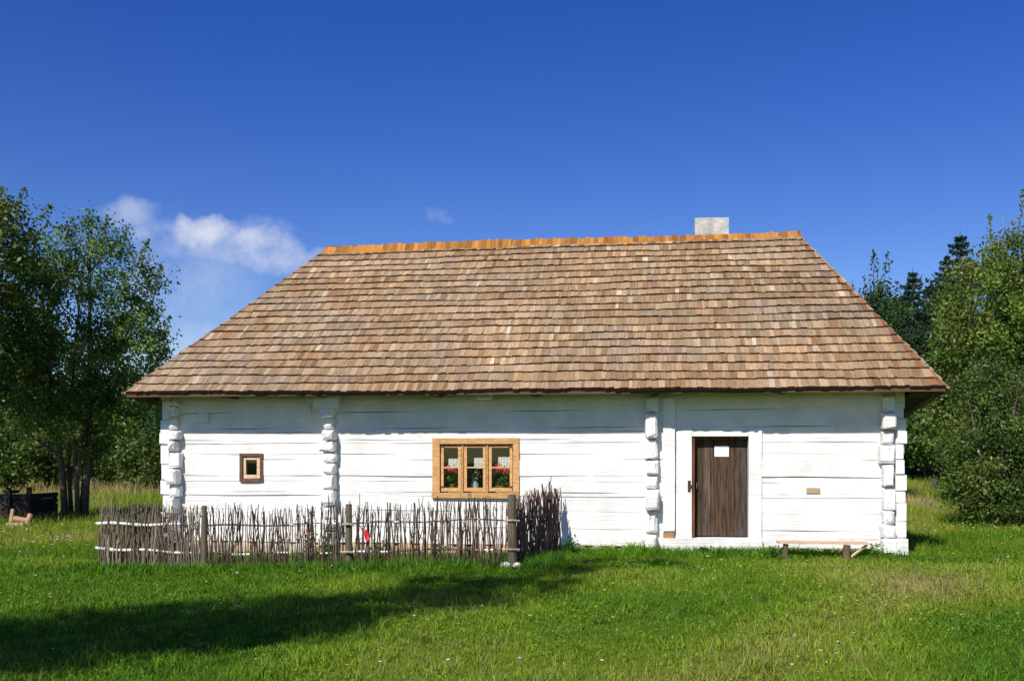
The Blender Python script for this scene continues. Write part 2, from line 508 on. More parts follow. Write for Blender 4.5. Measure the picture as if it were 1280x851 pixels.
def scatter(n, y0, y1, power, wide=.60, pad=1.6):
    """random spots in a wedge of meadow, thinning out with distance"""
    u = rng.random(n)
    if abs(power) < 1e-6: y = y0 + (y1 - y0) * u
    else: y = (y0 ** power + (y1 ** power - y0 ** power) * u) ** (1 / power)
    x = (rng.random(n) * 2 - 1) * (wide * y + pad)
    k = free_of_house(x, y)
    return x[k], y[k]

# short sward close by
x, y = scatter(330000, 5.4, 17.0, 1.7)
d = dryness(x, y)
tuft = vn2(x, y, .22) * .6 + vn4(x, y, .09) * .4
h = (.022 + .075 * tuft ** 1.9) * (.6 + .8 * rng.random(len(x))) * (1 + .5 * (vn1(x, y, 1.3) - .3))
s_, t_ = w2h(x, y)
edge = np.exp(-((t_ + .35) / .38) ** 2) * (s_ > .3) + np.exp(-((t_ + 2.75) / .35) ** 2) * (s_ < .8)
h = h * (1 + 1.0 * edge)
yard = (s_ < .6) & (s_ > -6.3) & (t_ > -2.35)
h = np.where(yard, h * .45, h)
w = (.0050 + .0040 * rng.random(len(x))) * (1 + .05 * (y - 7)) * (1 + .5 * edge)
big = vn2(x, y, .55) * .5 + vn3(x, y, 1.1) * .5
h = h * (.6 + .9 * big)
c = ramp(d, rng.random(len(x))) * (.55 + .7 * rng.random(len(x)))[:, None] * (.62 + .55 * tuft + .25 * big)[:, None]
b1 = blades(x, y, h, w, c, lean=.75)
# taller, bent stems with seed heads in the drier parts
x, y = scatter(60000, 5.4, 17.0, 1.4)
d = dryness(x, y); k = rng.random(len(x)) < np.clip((d - .24) * 1.3, 0, .8)
x, y, d = x[k], y[k], d[k]
h = .09 + .14 * rng.random(len(x)) ** 2
c = np.array([.36, .32, .13]) * (.5 + .8 * rng.random(len(x)))[:, None]
b2 = blades(x, y, h, .0030 + .0028 * rng.random(len(x)), c, lean=.7)
# farther meadow
x, y = scatter(200000, 16.5, 85.0, -.35, pad=3)
k = ~((y > 18) & (np.abs((x / y) * FPX + 640 - 670) < 420))
x, y = x[k], y[k]
d = dryness(x, y)
h = (.07 + .16 * rng.random(len(x)) ** 1.5) * (1 + 1.1 * dryband_l(x, y)) * (1 + .8 * sm((y - 20) / 20) * (vn1(x, y, 3.) > .55))
w = .006 * (y / 14) * (.7 + .7 * rng.random(len(x)))
c = ramp(d, rng.random(len(x))) * (.5 + .7 * rng.random(len(x)))[:, None]
b3 = blades(x, y, h, w, c)
# thicker weeds hugging the wall foot and fence line
def along(n, sa, sb, t0, spread):
    s = sa + (sb - sa) * rng.random(n); t = t0 + spread * rng.standard_normal(n)
    X = HP[0] + s * ct + t * st; Y = HP[1] - s * st + t * ct
    return X, Y
xs, ys = [], []
for sa, sb, t0, sp, n in ((-6.1, -.1, -2.62, .10, 5200), (.8, 6.1, -.22, .09, 4200), (2.9, 5.6, -.30, .14, 2600), (.0, 1.0, -1.9, .45, 2600), (-5.8, 0, -1.6, .5, 1800)):
    a, b = along(n, sa, sb, t0, sp); xs.append(a); ys.append(b)
x = np.concatenate(xs); y = np.concatenate(ys)
k = free_of_house(x, y); x, y = x[k], y[k]
h = .06 + .15 * rng.random(len(x)) ** 1.6
c = np.array([.085, .22, .018]) * (.5 + .9 * rng.random(len(x)))[:, None]
b4 = blades(x, y, h, .007 + .010 * rng.random(len(x)), c, lean=.6)
# coarse tussocks breaking up the lawn
cx_, cy_ = scatter(1500, 5.8, 26.0, 1.2)
kk = np.repeat(np.arange(len(cx_)), 42)
rad = (.03 + .07 * rng.random(len(cx_)))[kk]
x = cx_[kk] + rng.standard_normal(len(kk)) * rad; y = cy_[kk] + rng.standard_normal(len(kk)) * rad
hk = (.05 + .10 * rng.random(len(cx_)) ** 2)[kk]; dk = (np.clip(dryness(cx_, cy_) + .45 * (rng.random(len(cx_)) - .42), 0, 1))[kk]
k = free_of_house(x, y); x, y, hk, dk, kk = x[k], y[k], hk[k], dk[k], kk[k]
c = ramp(dk, rng.random(len(x))) * (.55 + .7 * rng.random(len(x)))[:, None] * (.7 + .6 * rng.random(len(cx_)))[kk][:, None]
b5 = blades(x, y, hk * (.5 + .8 * rng.random(len(x))), (.005 + .006 * rng.random(len(x))) * (1 + .04 * (y - 7)), c, lean=.95)
Vs, Q, T, Cs, off = [], [], [], [], 0
for v_, q_, t3, c_ in (b1, b2, b3, b4, b5):
    Vs.append(v_); Q.append(q_ + off); T.append(t3 + off); Cs.append(c_); off += len(v_)
gs = mixed_mesh('meadow_grass', np.concatenate(Vs), np.concatenate(Q), np.concatenate(T), np.concatenate(Cs), M['grass'])
tag(gs, 'short green meadow grass with straw coloured tufts', 'grass', kind='stuff')

# broad low leaves (clover, plantain) between the blades
def cards0(P, size, col, var=.3):
    n = len(P)
    a = rng.standard_normal((n, 3)) * np.array([.7, .7, 1.]) ; a[:, 2] = np.abs(a[:, 2]) + .3; a /= np.linalg.norm(a, axis=1)[:, None]
    t = rng.standard_normal((n, 3)); u = np.cross(a, t); u /= np.linalg.norm(u, axis=1)[:, None]; w = np.cross(a, u)
    s = size[:, None] * .5
    V = np.stack([P - u * s, P + w * s * .6, P + u * s, P - w * s * .6], 1).reshape(-1, 3)
    cc = col * (1 - var + 2 * var * rng.random(n))[:, None]
    return V, np.arange(n * 4).reshape(n, 4), np.repeat(cc[:, None, :], 4, 1).reshape(-1, 3)
x, y = scatter(150000, 5.4, 20.0, 1.3)
cov = vn1(x, y, .45) * .6 + vn3(x, y, 1.4) * .4
k = rng.random(len(x)) < np.clip((cov - .42) * 4, .05, 1); x, y, cov = x[k], y[k], cov[k]
d = dryness(x, y)
P = np.stack([x, y, terrain(x, y) + .015 + .06 * rng.random(len(x)) * cov], 1)
v_, q_, c_ = cards0(P, (.014 + .022 * rng.random(len(x))) * (1 + .03 * (y - 7)), ramp(d * .7, rng.random(len(x))) * .95, .45)
lv = np_mesh('clover_leaves', v_, q_, c_, M['grass'])
tag(lv, 'broad low clover leaves mixed into the meadow grass', 'clover', kind='stuff')

# tiny meadow flowers: stem-less heads standing in the sward
def flower_heads(x, y, hz, r, c):
    n = len(x); z = terrain(x, y) + hz
    a = rng.random((n, 1)) * 2 * np.pi + np.arange(5)[None, :] * 2 * np.pi / 5
    V = np.empty((n, 6, 3))
    V[:, 0] = np.stack([x, y, z + r * .35], 1)
    V[:, 1:, 0] = x[:, None] + np.cos(a) * r[:, None]; V[:, 1:, 1] = y[:, None] + np.sin(a) * r[:, None] * .9
    V[:, 1:, 2] = (z + 0)[:, None] + rng.uniform(-.3, .3, (n, 5)) * r[:, None]
    base = np.arange(n)[:, None] * 6
    F = np.concatenate([np.concatenate([base, base + 1 + i, base + 1 + (i + 1) % 5], 1) for i in range(5)], 0)
    return V.reshape(-1, 3), F, np.repeat(c[:, None, :], 6, 1).reshape(-1, 3)
x, y = scatter(1500, 6.2, 30.0, 1.1)
x2 = rng.uniform(-13, -7.5, 420); y2 = rng.uniform(16.5, 24, 420)
x3 = rng.uniform(8.6, 12.5, 420); y3 = rng.normal(21.0, .9, 420)
x = np.concatenate([x, x2, x3]); y = np.concatenate([y, y2, y3])
k = (rng.random(len(x)) < np.clip(vn3(x, y, .9) * 1.6 - .35, .05, 1)); x, y = x[k], y[k]
yel = rng.random(len(x)) < np.where(x > 8, .72, .42)
c = np.where(yel[:, None], np.array([.85, .62, .05]), np.array([.82, .82, .78]))
fv, ff, fc = flower_heads(x, y, .05 + .07 * rng.random(len(x)), (.007 + .008 * rng.random(len(x))) * (1 + .07 * (y - 7).clip(0)), c)
fl = np_mesh('meadow_flowers', fv, ff, fc, M['petal'])
tag(fl, 'tiny white and yellow flower heads dotted through the meadow grass', 'flowers', kind='stuff')

# ------------------------------------------------------------------ the house
house = thing('log_house', 'long whitewashed log cottage with brown wooden shingle roof and plank door', 'house', (HP[0], HP[1], 0), -R(TH))
S0, _ = wall_at(207, 500); S1, _ = wall_at(1130, 500)
DEP = 6.2
WT = .2

def rough_log(g, x0, x1, y0, y1, z0, z1, ch=.012, j=.006, step=.22, col=(1, 1, 1)):
    """hewn beam running along x"""
    n = max(1, int((x1 - x0) / step))
    vs = []; fs = []
    r = lambda: random.uniform(-j, j)
    prof0 = [(y0 + ch, z0), (y1, z0), (y1, z1), (y0 + ch, z1), (y0, z1 - ch), (y0, z0 + ch)]
    w1 = random.uniform(0, 6); 
    for i in range(n + 1):
        x = x0 + (x1 - x0) * i / n
        dy = .006 * math.sin(x * 1.3 + w1); dz = .006 * math.sin(x * 2.1 + w1 * 2)
        for (py, pz) in prof0:
            yy = py + (r() + dy if py < (y0 + y1) / 2 else 0)
            vs.append((x, yy, pz + (dz + r() * .5)))
    for i in range(n):
        for k in range(6):
            k2 = (k + 1) % 6
            fs.append((i * 6 + k, i * 6 + k2, (i + 1) * 6 + k2, (i + 1) * 6 + k))
    fs.append(tuple(range(5, -1, -1))); fs.append(tuple(n * 6 + k for k in range(6)))
    g.add(vs, fs, col)

# window / door openings on the front wall (s0, s1, z0, z1)
bw0, bz1 = wall_at(543.5, 549.5); bw1, bz0 = wall_at(646.5, 620)
sw0, sz1 = wall_at(300.5, 567.5); sw1, sz0 = wall_at(328, 601)
dw0, dz1 = wall_at(864.5, 545); dw1, dz0 = wall_at(935.5, 672)
fz1 = wall_at(900, 538)[1]; fx0, fx1 = wall_at(845, 600)[0], wall_at(952, 600)[0]
OPEN = [(bw0, bw1, bz0, bz1), (sw0, sw1, sz0, sz1), (fx0, fx1, dz0 - .01, fz1)]
g = G()
zc = [.125]
while zc[-1] < 2.86: zc.append(zc[-1] + random.uniform(.23, .31))
zc[-1] = 2.95
ring = []
for i in range(len(zc) - 1):
    a, b = zc[i] + .0003, zc[i + 1] - .0003
    # split each course where an opening cuts through
    zz = sorted(set([a, b] + [q for o in OPEN for q in (o[2], o[3]) if a < q < b]))
    for lo, hi in zip(zz[:-1], zz[1:]):
        mid = (lo + hi) / 2
        cuts = sorted([(o[0], o[1]) for o in OPEN if o[2] < mid < o[3]])
        x = S0
        segs = []
        for c0, c1 in cuts:
            segs.append((x, c0)); x = c1
        segs.append((x, S1 + random.uniform(-.015, .02)))
        off = random.uniform(-.012, .010)
        for q0, q1 in segs:
            rough_log(g, q0, q1, off, WT, lo, hi, ch=random.choice((.003, .005, .008)) if hi - lo > .08 else .002, j=.0022)
g.build('front_wall', M['lime'], house)
g = G()                                                # end and rear walls, logs laid the same way
def rot_log(g, xc, sgn, y0, y1, z0, z1):
    t = G(); rough_log(t, y0, y1, 0, WT, z0, z1, ch=.012, j=.004, step=.5)
    g.add([((xc + sgn * q[1]), q[0], q[2]) for q in t.v], [tuple(f) if sgn < 0 else tuple(reversed(f)) for f in t.f], (1, 1, 1))
for i in range(len(zc) - 1):
    rot_log(g, S0 + .06, 1, WT + .002, DEP if zc[i + 1] < 2.55 else 4.4, zc[i] + .001, zc[i + 1] - .001)
g.build('end_wall', M['lime'], house)
g = G()
for i in range(len(zc) - 1): rot_log(g, S1 - .06, -1, WT + .002, DEP if zc[i + 1] < 2.4 else 4.0, zc[i] + .001, zc[i + 1] - .001)
g.build('end_wall', M['lime'], house)
g = G()
for i in range(len(zc) - 1):
    if zc[i + 1] > 2.62: continue
    t = G(); rough_log(t, S0, S1, 0, WT, zc[i], zc[i + 1], step=1)
    g.add([(q[0], DEP + WT - q[1], q[2]) for q in t.v], [tuple(reversed(f)) for f in t.f], (1, 1, 1))
g.build('rear_wall', M['lime'], house)
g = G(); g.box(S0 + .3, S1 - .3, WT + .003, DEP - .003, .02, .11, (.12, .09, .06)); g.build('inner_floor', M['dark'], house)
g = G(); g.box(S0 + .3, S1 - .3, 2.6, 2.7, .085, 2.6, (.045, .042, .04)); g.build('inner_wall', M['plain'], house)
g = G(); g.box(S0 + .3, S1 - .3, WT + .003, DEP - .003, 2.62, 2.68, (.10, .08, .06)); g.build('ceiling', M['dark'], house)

# projecting log ends of the cross walls
def ends(px_top, px_bot, wpx, zlo, zhi, out, nmin=.17, nmax=.30, seed=0, name='log_ends', shaded_top=True):
    rs = random.Random(seed)
    g = G(); z = zlo
    while z < zhi - .05:
        hgt = min(rs.uniform(nmin, nmax), zhi - z)
        t = (z - zlo) / (zhi - zlo)
        cs = wall_at(px_bot + (px_top - px_bot) * t, 600)[0]
        wd = wpx / 76.5 * rs.uniform(.74, 1.16)
        c = cs + rs.uniform(-.02, .02)
        o = out * rs.uniform(.6, 1.2)
        x0, x1 = c - wd / 2, c + wd / 2
        z0, z1 = z + rs.uniform(.004, .02), z + hgt - rs.uniform(.004, .018)
        e = .035 * rs.uniform(.5, 1.4)
        # block with worn, rounded front face
        def jj(): return rs.uniform(-.014, .014)
        rings = []
        for yy, ins in ((.03, 0), (-o * .5, .0), (-o + e * .8, .006), (-o, e)):
            rg = []
            q = e * .55 + ins
            for (ax, az) in ((x0 + ins, z0 + q), (x0 + q, z0 + ins), (x1 - q, z0 + ins), (x1 - ins, z0 + q), (x1 - ins, z1 - q), (x1 - q, z1 - ins), (x0 + q, z1 - ins), (x0 + ins, z1 - q)):
                rg.append((ax + jj(), yy + jj() * .6, az + jj()))
            rings.append(rg)
        vs = [p for r_ in rings for p in r_]; fs = []
        for i in range(3):
            for k in range(8):
                k2 = (k + 1) % 8
                fs.append((i * 8 + k, i * 8 + k2, (i + 1) * 8 + k2, (i + 1) * 8 + k))
        fs.append(tuple(24 + k for k in range(8)))
        fs = [tuple(reversed(f)) for f in fs]
        g.add(vs, fs, (1, 1, 1))
        for _ in range(rs.choice((0, 1, 1, 2))):          # checks split into the end grain
            qx = rs.uniform(x0 + .04, x1 - .04); qz = rs.uniform(z0 + .05, z1 - .05); an = rs.uniform(-.9, .9); ln_ = rs.uniform(.03, .06)
            dx, dz = math.sin(an) * ln_, math.cos(an) * ln_; yy = -o - .006
            g.add([(qx - dx, yy, qz - dz), (qx + .003, yy, qz), (qx + dx, yy, qz + dz), (qx - .003, yy, qz)], [(0, 1, 2, 3)], (.22, .19, .17))
        z += hgt
    return g.build(name, M['lime'], house)
ends(221, 222, 14, .08, 2.50, .22, seed=3)
ends(414, 413, 17, .08, 2.40, .24, seed=5)
ends(817, 813, 16, .08, 2.52, .22, seed=8, nmin=.2, nmax=.42)
ends(1108.5, 1108, 16, .06, 2.50, .22, seed=13, nmin=.2, nmax=.36)
# butts of the front logs past the right corner wall, and the heavy sill end there
g = G()
z = .30; 
s_a, s_b = wall_at(1118.5, 600)[0], wall_at(1130, 600)[0]
rs = random.Random(5)
while z < 2.9:
    hh = rs.uniform(.17, .30); e = rs.uniform(-.02, .035)
    rough_log(g, s_a, s_b + e, -.04 - rs.uniform(0, .03), .0, z + .004, min(z + hh - .004, 2.95), ch=.012, j=.006, step=.1)
    z += hh
g.build('log_ends', M['lime'], house)
g = G()
a0, zz1 = wall_at(1117, 674, -.25); a1, zz0 = wall_at(1133, 697, -.25)
rough_log(g, a0, a1 + .03, -.24, .05, zz0 + .02, zz1, ch=.02, j=.01, step=.08)
g.build('sill_end', M['lime'], house)
g = G()                                               # butts beyond the left corner
z = .10; s_b = wall_at(213.5, 600)[0]; rs = random.Random(17)
while z < 2.9:
    hh = rs.uniform(.20, .34); e = rs.uniform(-.015, .05)
    rough_log(g, S0 - .03 - e, s_b + .01, -.05 - rs.uniform(0, .04), .0, z + .004, min(z + hh - .006, 2.95), ch=.014, j=.007, step=.1)
    z += hh
g.build('log_ends', M['lime'], house)
# posts and boards round the door
def wbox(g, px0, px1, py0, py1, y0, y1, j=.003, ypl=0.0, col=(1, 1, 1)):
    a, zt = wall_at(px0, py0, ypl); b, _ = wall_at(px1, py0, ypl); _, zb = wall_at((px0 + px1) / 2, py1, ypl)
    g.box(a, b, y0, y1, zb, zt, col, j)
g = G()
wbox(g, 829, 843.5, 498, 663, -.075, -.002)
for k, zq in enumerate((.42, .72, 1.1, 1.62, 2.05)):
    pass
g.build('wall_post', M['lime'], house)
g = G(); wbox(g, 829, 842, 664, 672, -.085, -.002, col=(.36, .20, .09)); g.build('wall_post_foot', M['wood'], house)
df = bpy.data.objects.new('door_frame', None)
g = G()
a, b = wall_at(845, 600)[0], dw0
g.box(a + .002, b, -.035, WT, dz0 - .02, fz1, (1, 1, 1), .003)
g.box(dw1, wall_at(952, 600)[0] - .002, -.035, WT, dz0 - .02, fz1, (1, 1, 1), .003)
g.box(b + .002, dw1 - .002, -.030, WT, dz1 + .0, fz1 - .004, (1, 1, 1), .003)
g.build('door_frame', M['lime'], house)
g = G()
sx0, sz_t = wall_at(826, 672); sx1, sz_b = wall_at(1000, 688)
g.box(wall_at(826, 680)[0], wall_at(952, 680)[0], -.10, -.002, wall_at(880, 689)[1], wall_at(900, 672.5)[1], (1, 1, 1), .006)
g.build('door_sill', M['lime'], house)
# door
g = G()
jw = .045
g.box(dw0 + .002, dw0 + jw, -.002, .198, dz0, dz1 - .002, (.16, .055, .022), .002)
g.box(dw0 + jw, dw1 - .002, .03, .198, dz1 - .05, dz1 - .002, (.13, .045, .02), .002)
g.build('door_jamb', M['woodv'], house)
door = G()
DY = .155
cuts = [dw0 + jw + .004, wall_at(878.5, 600, DY)[0], wall_at(888, 600, DY)[0], wall_at(918, 600, DY)[0], dw1 - .006]
cols = [(.055, .033, .020), (.095, .066, .046), (.070, .040, .022), (.060, .045, .034)]
for i in range(4):
    n = 9
    x0, x1 = cuts[i] + .003, cuts[i + 1] - .003
    zz0, zz1 = dz0 + .012, dz1 - .055
    door.box(x0, x1, DY + random.uniform(-.004, .004), DY + .03, zz0, zz1, cols[i], .003)
door.box(cuts[0], cuts[-1], DY + .032, DY + .05, dz0 + .012, dz1 - .052, (.02, .015, .012))
dr = door.build('door', M['woodv'], house)
g = G()
kx = dw0 + jw + .01; kz = wall_at(868, 605)[1]
g.tube([(kx - .09, .0, kz), (kx - .09, -.035, kz + .01), (kx - .05, -.045, kz - .04), (kx - .09, -.04, kz - .10), (kx - .09, -.0, kz - .10)], .012, 6, (.05, .02, .015))
g.box(kx - .115, kx - .07, -.045, -.036, kz - .12, kz + .06, (.07, .025, .015), .002)
g.build('door_lock', M['iron'], dr)
g = G(); g.tube([(kx + .03, DY - .006, kz + .03), (kx + .03, DY - .05, kz + .02), (kx + .03, DY - .05, kz - .07), (kx + .03, DY - .006, kz - .08)], .008, 6, (.16, .15, .14))
g.build('door_handle', M['iron'], dr)
notice = G()
nx0, nz1 = wall_at(893, 557, DY); nx1, nz0 = wall_at(911, 570.5, DY)
notice.box(nx0, nx1, DY - .012, DY - .007, nz0, nz1, (.86, .86, .85))
no_ = notice.build('paper_notice', M['plain'], None)
no_.parent = None
no_.location = house.location; no_.rotation_euler = house.rotation_euler
tag(no_, 'blank white paper sheet pinned high on the brown plank door', 'notice')

# wall details
g = G(); wbox(g, 1008, 1025, 609.5, 616, -.022, -.002, col=(.42, .30, .19)); g.build('wall_plug', M['wood'], house)
g = G(); wbox(g, 370, 389, 507, 520, -.09, -.002, j=.006); g.build('wall_peg', M['lime'], house)
g = G(); wbox(g, 250, 261, 516, 528, -.05, -.002, j=.006); g.build('wall_peg', M['lime'], house)
g = G(); wbox(g, 599, 616, 492, 500, -.30, -.002, j=.006); g.build('wall_peg', M['lime'], house)
g = G(); wbox(g, 398, 427, 494, 511, -.26, -.002, j=.01); g.build('wall_peg', M['lime'], house)
# foundation
g = G()
x = S0 - .0
while x < S1 - .45:
    w_ = random.uniform(.16, .42)
    c = random.choice([(.40, .29, .17), (.46, .36, .23), (.36, .27, .18), (.42, .38, .30), (.44, .26, .13)])
    g.blob((x + w_ / 2, .08, -.04), (w_ * .62, .17, .20), c, 9, 6, .10)
    if random.random() < .6: g.blob((x + w_ * .8, .02, -.16), (w_ * .4, .16, .13), c, 8, 5, .12)
    x += w_ * .92
g.build('foundation', M['stone'], house)

# ---- roof
ez = 2.555
E0 = Vector((wall_at(158, 495, -.6)[0], -.60, ez + .0)); E1 = Vector((wall_at(1182, 487, -.6)[0], -.60, ez))
E0.z, E1.z = 2.60, 2.565
RY = 3.1
T0 = Vector((wall_at(408, 313, RY)[0], RY, 5.66)); T1 = Vector((wall_at(996, 296, RY)[0], RY, 5.70))
B0 = Vector((E0.x, DEP + 1.2, 1.9)); B1 = Vector((E1.x - .02, DEP + 1.2, 1.62))
pal = [(.40, .285, .175), (.34, .235, .145), (.30, .20, .125), (.46, .35, .235), (.37, .265, .18), (.27, .165, .09), (.42, .31, .215), (.36, .29, .22), (.31, .22, .15)]
def shingles(g, E0, E1, T0, T1, N, ph=0, tint=(1.0, .93, .82), hipdark=False, lead=True):
    ax = (E1 - E0).normalized()
    L = (E1 - E0).length
    up = (T0 - E0) - ax * (T0 - E0).dot(ax)             # straight up the slope
    nrm = ax.cross(up.normalized())
    if nrm.z < 0: nrm = -nrm
    xl = lambda t: (T0 - E0).dot(ax) * t
    xr = lambda t: L + ((T1 - E0).dot(ax) - L) * t
    up1 = (T1 - E1) - ax * (T1 - E1).dot(ax)
    def P(x, t, off):
        k = min(1, max(0, x / L))
        u = up * (1 - k) + up1 * k
        z = E0 + (E1 - E0) * (x / L)
        sag = .018 * math.sin(x * .9 + t * 9) + .010 * math.sin(x * 2.3 + t * 31 + ph)
        return z + u * t + nrm * (off + sag * .5 + .022)
    for i in range(N):
        t0, t1 = i / N - .004, (i + 1) / N + .012
        a, b = xl(max(t0, 0)), xr(max(t0, 0))
        a1, b1 = xl(min(t1, 1)), xr(min(t1, 1))
        x = a
        course = random.uniform(.90, 1.09)
        rowcol = random.choice(pal)
        wav = random.uniform(0, 6)
        while x < b - .01:
            w_ = random.uniform(.045, .105)
            if random.random() < .10: w_ *= 1.4
            x2 = min(x + w_, b)
            if b - x2 < .03: x2 = b
            c = random.choice(pal) if random.random() < .75 else rowcol
            c = tuple(.55 * q + .45 * m_ for q, m_ in zip(c, (.355, .240, .130)))
            if random.random() < .022: c = (.50, .42, .31)
            if random.random() < .035: c = (.26, .145, .07)
            if hipdark and (b - x2 < .13 or x - a < .03) and random.random() < .75: c = (.25, .115, .055)
            gw = min(1, max(0, (float(vn2(x, t0 * 7, .9)) * .6 + float(vn3(x, t0 * 7, .3)) * .4 - .42) * 2.6)) * .6
            c = tuple(q * (1 - gw) + m_ * gw for q, m_ in zip(c, (.33, .275, .225)))
            v = random.uniform(.70, 1.16) * course * .92 * (.86 + .28 * float(vn1(x, t0 * 6, 1.1)))
            c = (c[0] * v * tint[0], c[1] * v * tint[1], c[2] * v * tint[2])
            tb = t0 + .0035 * math.sin(x * 1.1 + wav) + .0015 * math.sin(x * 4.1 + wav * 3) + random.uniform(-.0022, .0022)
            th = random.uniform(.034, .047)
            xa, xb = x + .0012, x2 - .0012
            ua = min(max(xa, a1), b1 - .004); ub = max(min(xb, b1), a1 + .004)
            if ub - ua < .004: ub = ua + .004
            tl = random.uniform(-.003, .003)
            p = [P(xa, tb, .0), P(xb, tb, .0), P(ub, t1, -.004), P(ua, t1, -.004), P(xa, tb, th + tl), P(xb, tb, th - tl), P(ub, t1, .006), P(ua, t1, .006)]
            g.add([tuple(q) for q in p], [(4, 5, 6, 7), (1, 2, 6, 5), (3, 0, 4, 7)], [c] * 8)
            eg = (.040 * v, .015 * v, .005 * v)          # dark end grain of the butts, drawing the course lines
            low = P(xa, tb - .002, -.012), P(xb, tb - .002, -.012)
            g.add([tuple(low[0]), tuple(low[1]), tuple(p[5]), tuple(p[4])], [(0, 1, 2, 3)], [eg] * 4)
            x = x2
roof = G()
roof.hexa([tuple(E0 - Vector((0, 0, .05))), tuple(E1 - Vector((0, 0, .05))), tuple(T1 - Vector((0, 0, .05))), tuple(T0 - Vector((0, 0, .05))), tuple(E0 - Vector((0, 0, .004))), tuple(E1 - Vector((0, 0, .004))), tuple(T1 - Vector((0, 0, .004))), tuple(T0 - Vector((0, 0, .004)))], (.10, .06, .035))
for quad in ((B1, B0, T0, T1),):
    roof.hexa([tuple(q - Vector((0, 0, .05))) for q in quad] + [tuple(q - Vector((0, 0, .004))) for q in quad], (.10, .06, .035))
for tri in ((E1, B1, T1), (B0, E0, T0)):
    lo = [tuple(q - Vector((0, 0, .052))) for q in tri]; hi = [tuple(q - Vector((0, 0, .005))) for q in tri]
    roof.add(lo + hi, [(2, 1, 0), (3, 4, 5), (0, 1, 4, 3), (1, 2, 5, 4), (2, 0, 3, 5)], (.10, .06, .035))
rf = roof.build('roof', M['dark'], house)
g = G(); shingles(g, E0, E1, T0, T1, 21, hipdark=True); g.build('shingles', M['shingle'], rf)
g = G(); shingles(g, E1, B1, T1, T1 + Vector((0, .01, 0)), 22); g.build('shingles', M['shingle'], rf)
g = G(); shingles(g, B0, E0, T0 + Vector((0, .01, 0)), T0, 22); g.build('shingles', M['shingle'], rf)
g = G(); shingles(g, B1, B0, T1, T0, 24); g.build('shingles', M['shingle'], rf)
# comb of fresh larch shingles on the ridge
g = G()
x = T0.x - .02
while x < T1.x - .02:
    w_ = random.uniform(.06, .11)
    k = (x - T0.x) / (T1.x - T0.x)
    zr = T0.z + (T1.z - T0.z) * k + .028 * math.sin(k * 5.5) 
    top = zr + .085 + random.uniform(-.018, .014)
    v = random.uniform(.45, 1.15)
    c = (.42 * v, .175 * v, .032 * v)
    sl = (T0.z - E0.z) / (RY + .6)
    yb = RY - .20; zb = zr - .20 * sl + .045
    xb = x + w_ - .003
    yt, zt = RY - .045, top
    g.hexa([(x, yb, zb), (xb, yb, zb), (xb, yb + .03, zb - .02), (x, yb + .03, zb - .02), (x, yt, zt), (xb, yt, zt), (xb, yt + .03, zt), (x, yt + .03, zt)], c)
    c2 = (.34 * v, .24 * v, .15 * v)
    g.hexa([(x, RY + .20, zr - .13), (xb, RY + .20, zr - .13), (xb, RY + .23, zr - .13), (x, RY + .23, zr - .13), (x, RY + .0, top - .04), (xb, RY + .0, top - .04), (xb, RY + .03, top - .04), (x, RY + .03, top - .04)], c2)
    x += w_
g.build('ridge_comb', M['shingle'], rf)
g = G()                                                # gablet board under the right ridge end
g.box(T1.x + .02, T1.x + .06, RY - .15, RY + .15, T1.z - .14, T1.z + .06, (.30, .12, .05), .003)
g.build('gablet_board', M['wood'], rf)
# rafter tails and hip braces under the eaves
for px in (285, 402, 545, 668, 820, 980):
    g = G(); s_ = wall_at(px, 493, -.3)[0]
    g.box(s_ - .055, s_ + .055, -.42, .05, 2.54, 2.66, (.06, .04, .025), .006)
    g.build('beam_end', M['dark'], rf)
for q in range(5):
    y0 = .2 + q * 1.3
    g = G(); g.tube([(S1 - .2, y0 + .1, 2.95 - .07 * q), (E1.x - .08, y0, 2.48 - .12 * (y0 + .6) / 1.0)], .05, 6, (.13, .075, .04)); g.build('rafter', M['dark'], rf)
g = G(); g.tube([(E1.x - .10, -.30, 2.44), (S1 + .02, 1.6, 2.05)], .04, 6, (.16, .09, .045)); g.build('rafter', M['dark'], rf)
for q in range(2):
    g = G(); g.tube([(S0 + .2, .4 + q, 2.95), (E0.x + .08, .3 + q, 2.50)], .05, 6, (.20, .12, .06)); g.build('rafter', M['wood'], rf)
# boarded soffit behind the right end eave
g = G()
xx0, xx1 = S1 + .03, E1.x - .06
g.hexa([(xx0, -.30, 2.50), (xx1, -.50, 2.49), (xx1 - .02, DEP + .9, 1.58), (xx0, DEP + .9, 1.54), (xx0, -.30, 2.53), (xx1, -.50, 2.51), (xx1 - .02, DEP + .9, 1.61), (xx0, DEP + .9, 1.57)], (.07, .045, .03))
g.build('soffit', M['dark'], rf)
# chimney
g = G()
CY = RY + .30
cx0, cz1 = wall_at(868.5, 267.5, CY); cx1, _ = wall_at(911, 267, CY)
cz1 = zat(268.5, 19.05)
g.box(cx0, cx1, CY, CY + .62, 5.1, cz1, (.46, .44, .40), .008)
ch = g.build('chimney', M['plaster'], rf)
g = G(); g.box(cx0 + .12, cx1 - .12, CY + .14, CY + .48, cz1 - .01, cz1 + .006, (.02, .02, .02)); g.build('flue', M['dark'], ch)

# ---- big window
PINE = (.56, .31, .125)
win = G()
def wb(g, px0, px1, py0, py1, y0, y1, col=PINE, j=.002):
    a, zt = wall_at(px0, py0); b, _ = wall_at(px1, py0); _, zb = wall_at((px0 + px1) / 2, py1)
    g.box(a, b, y0, y1, zb, zt, col, j)
def v_(c, k): return tuple(q * k for q in c)
wf = G()
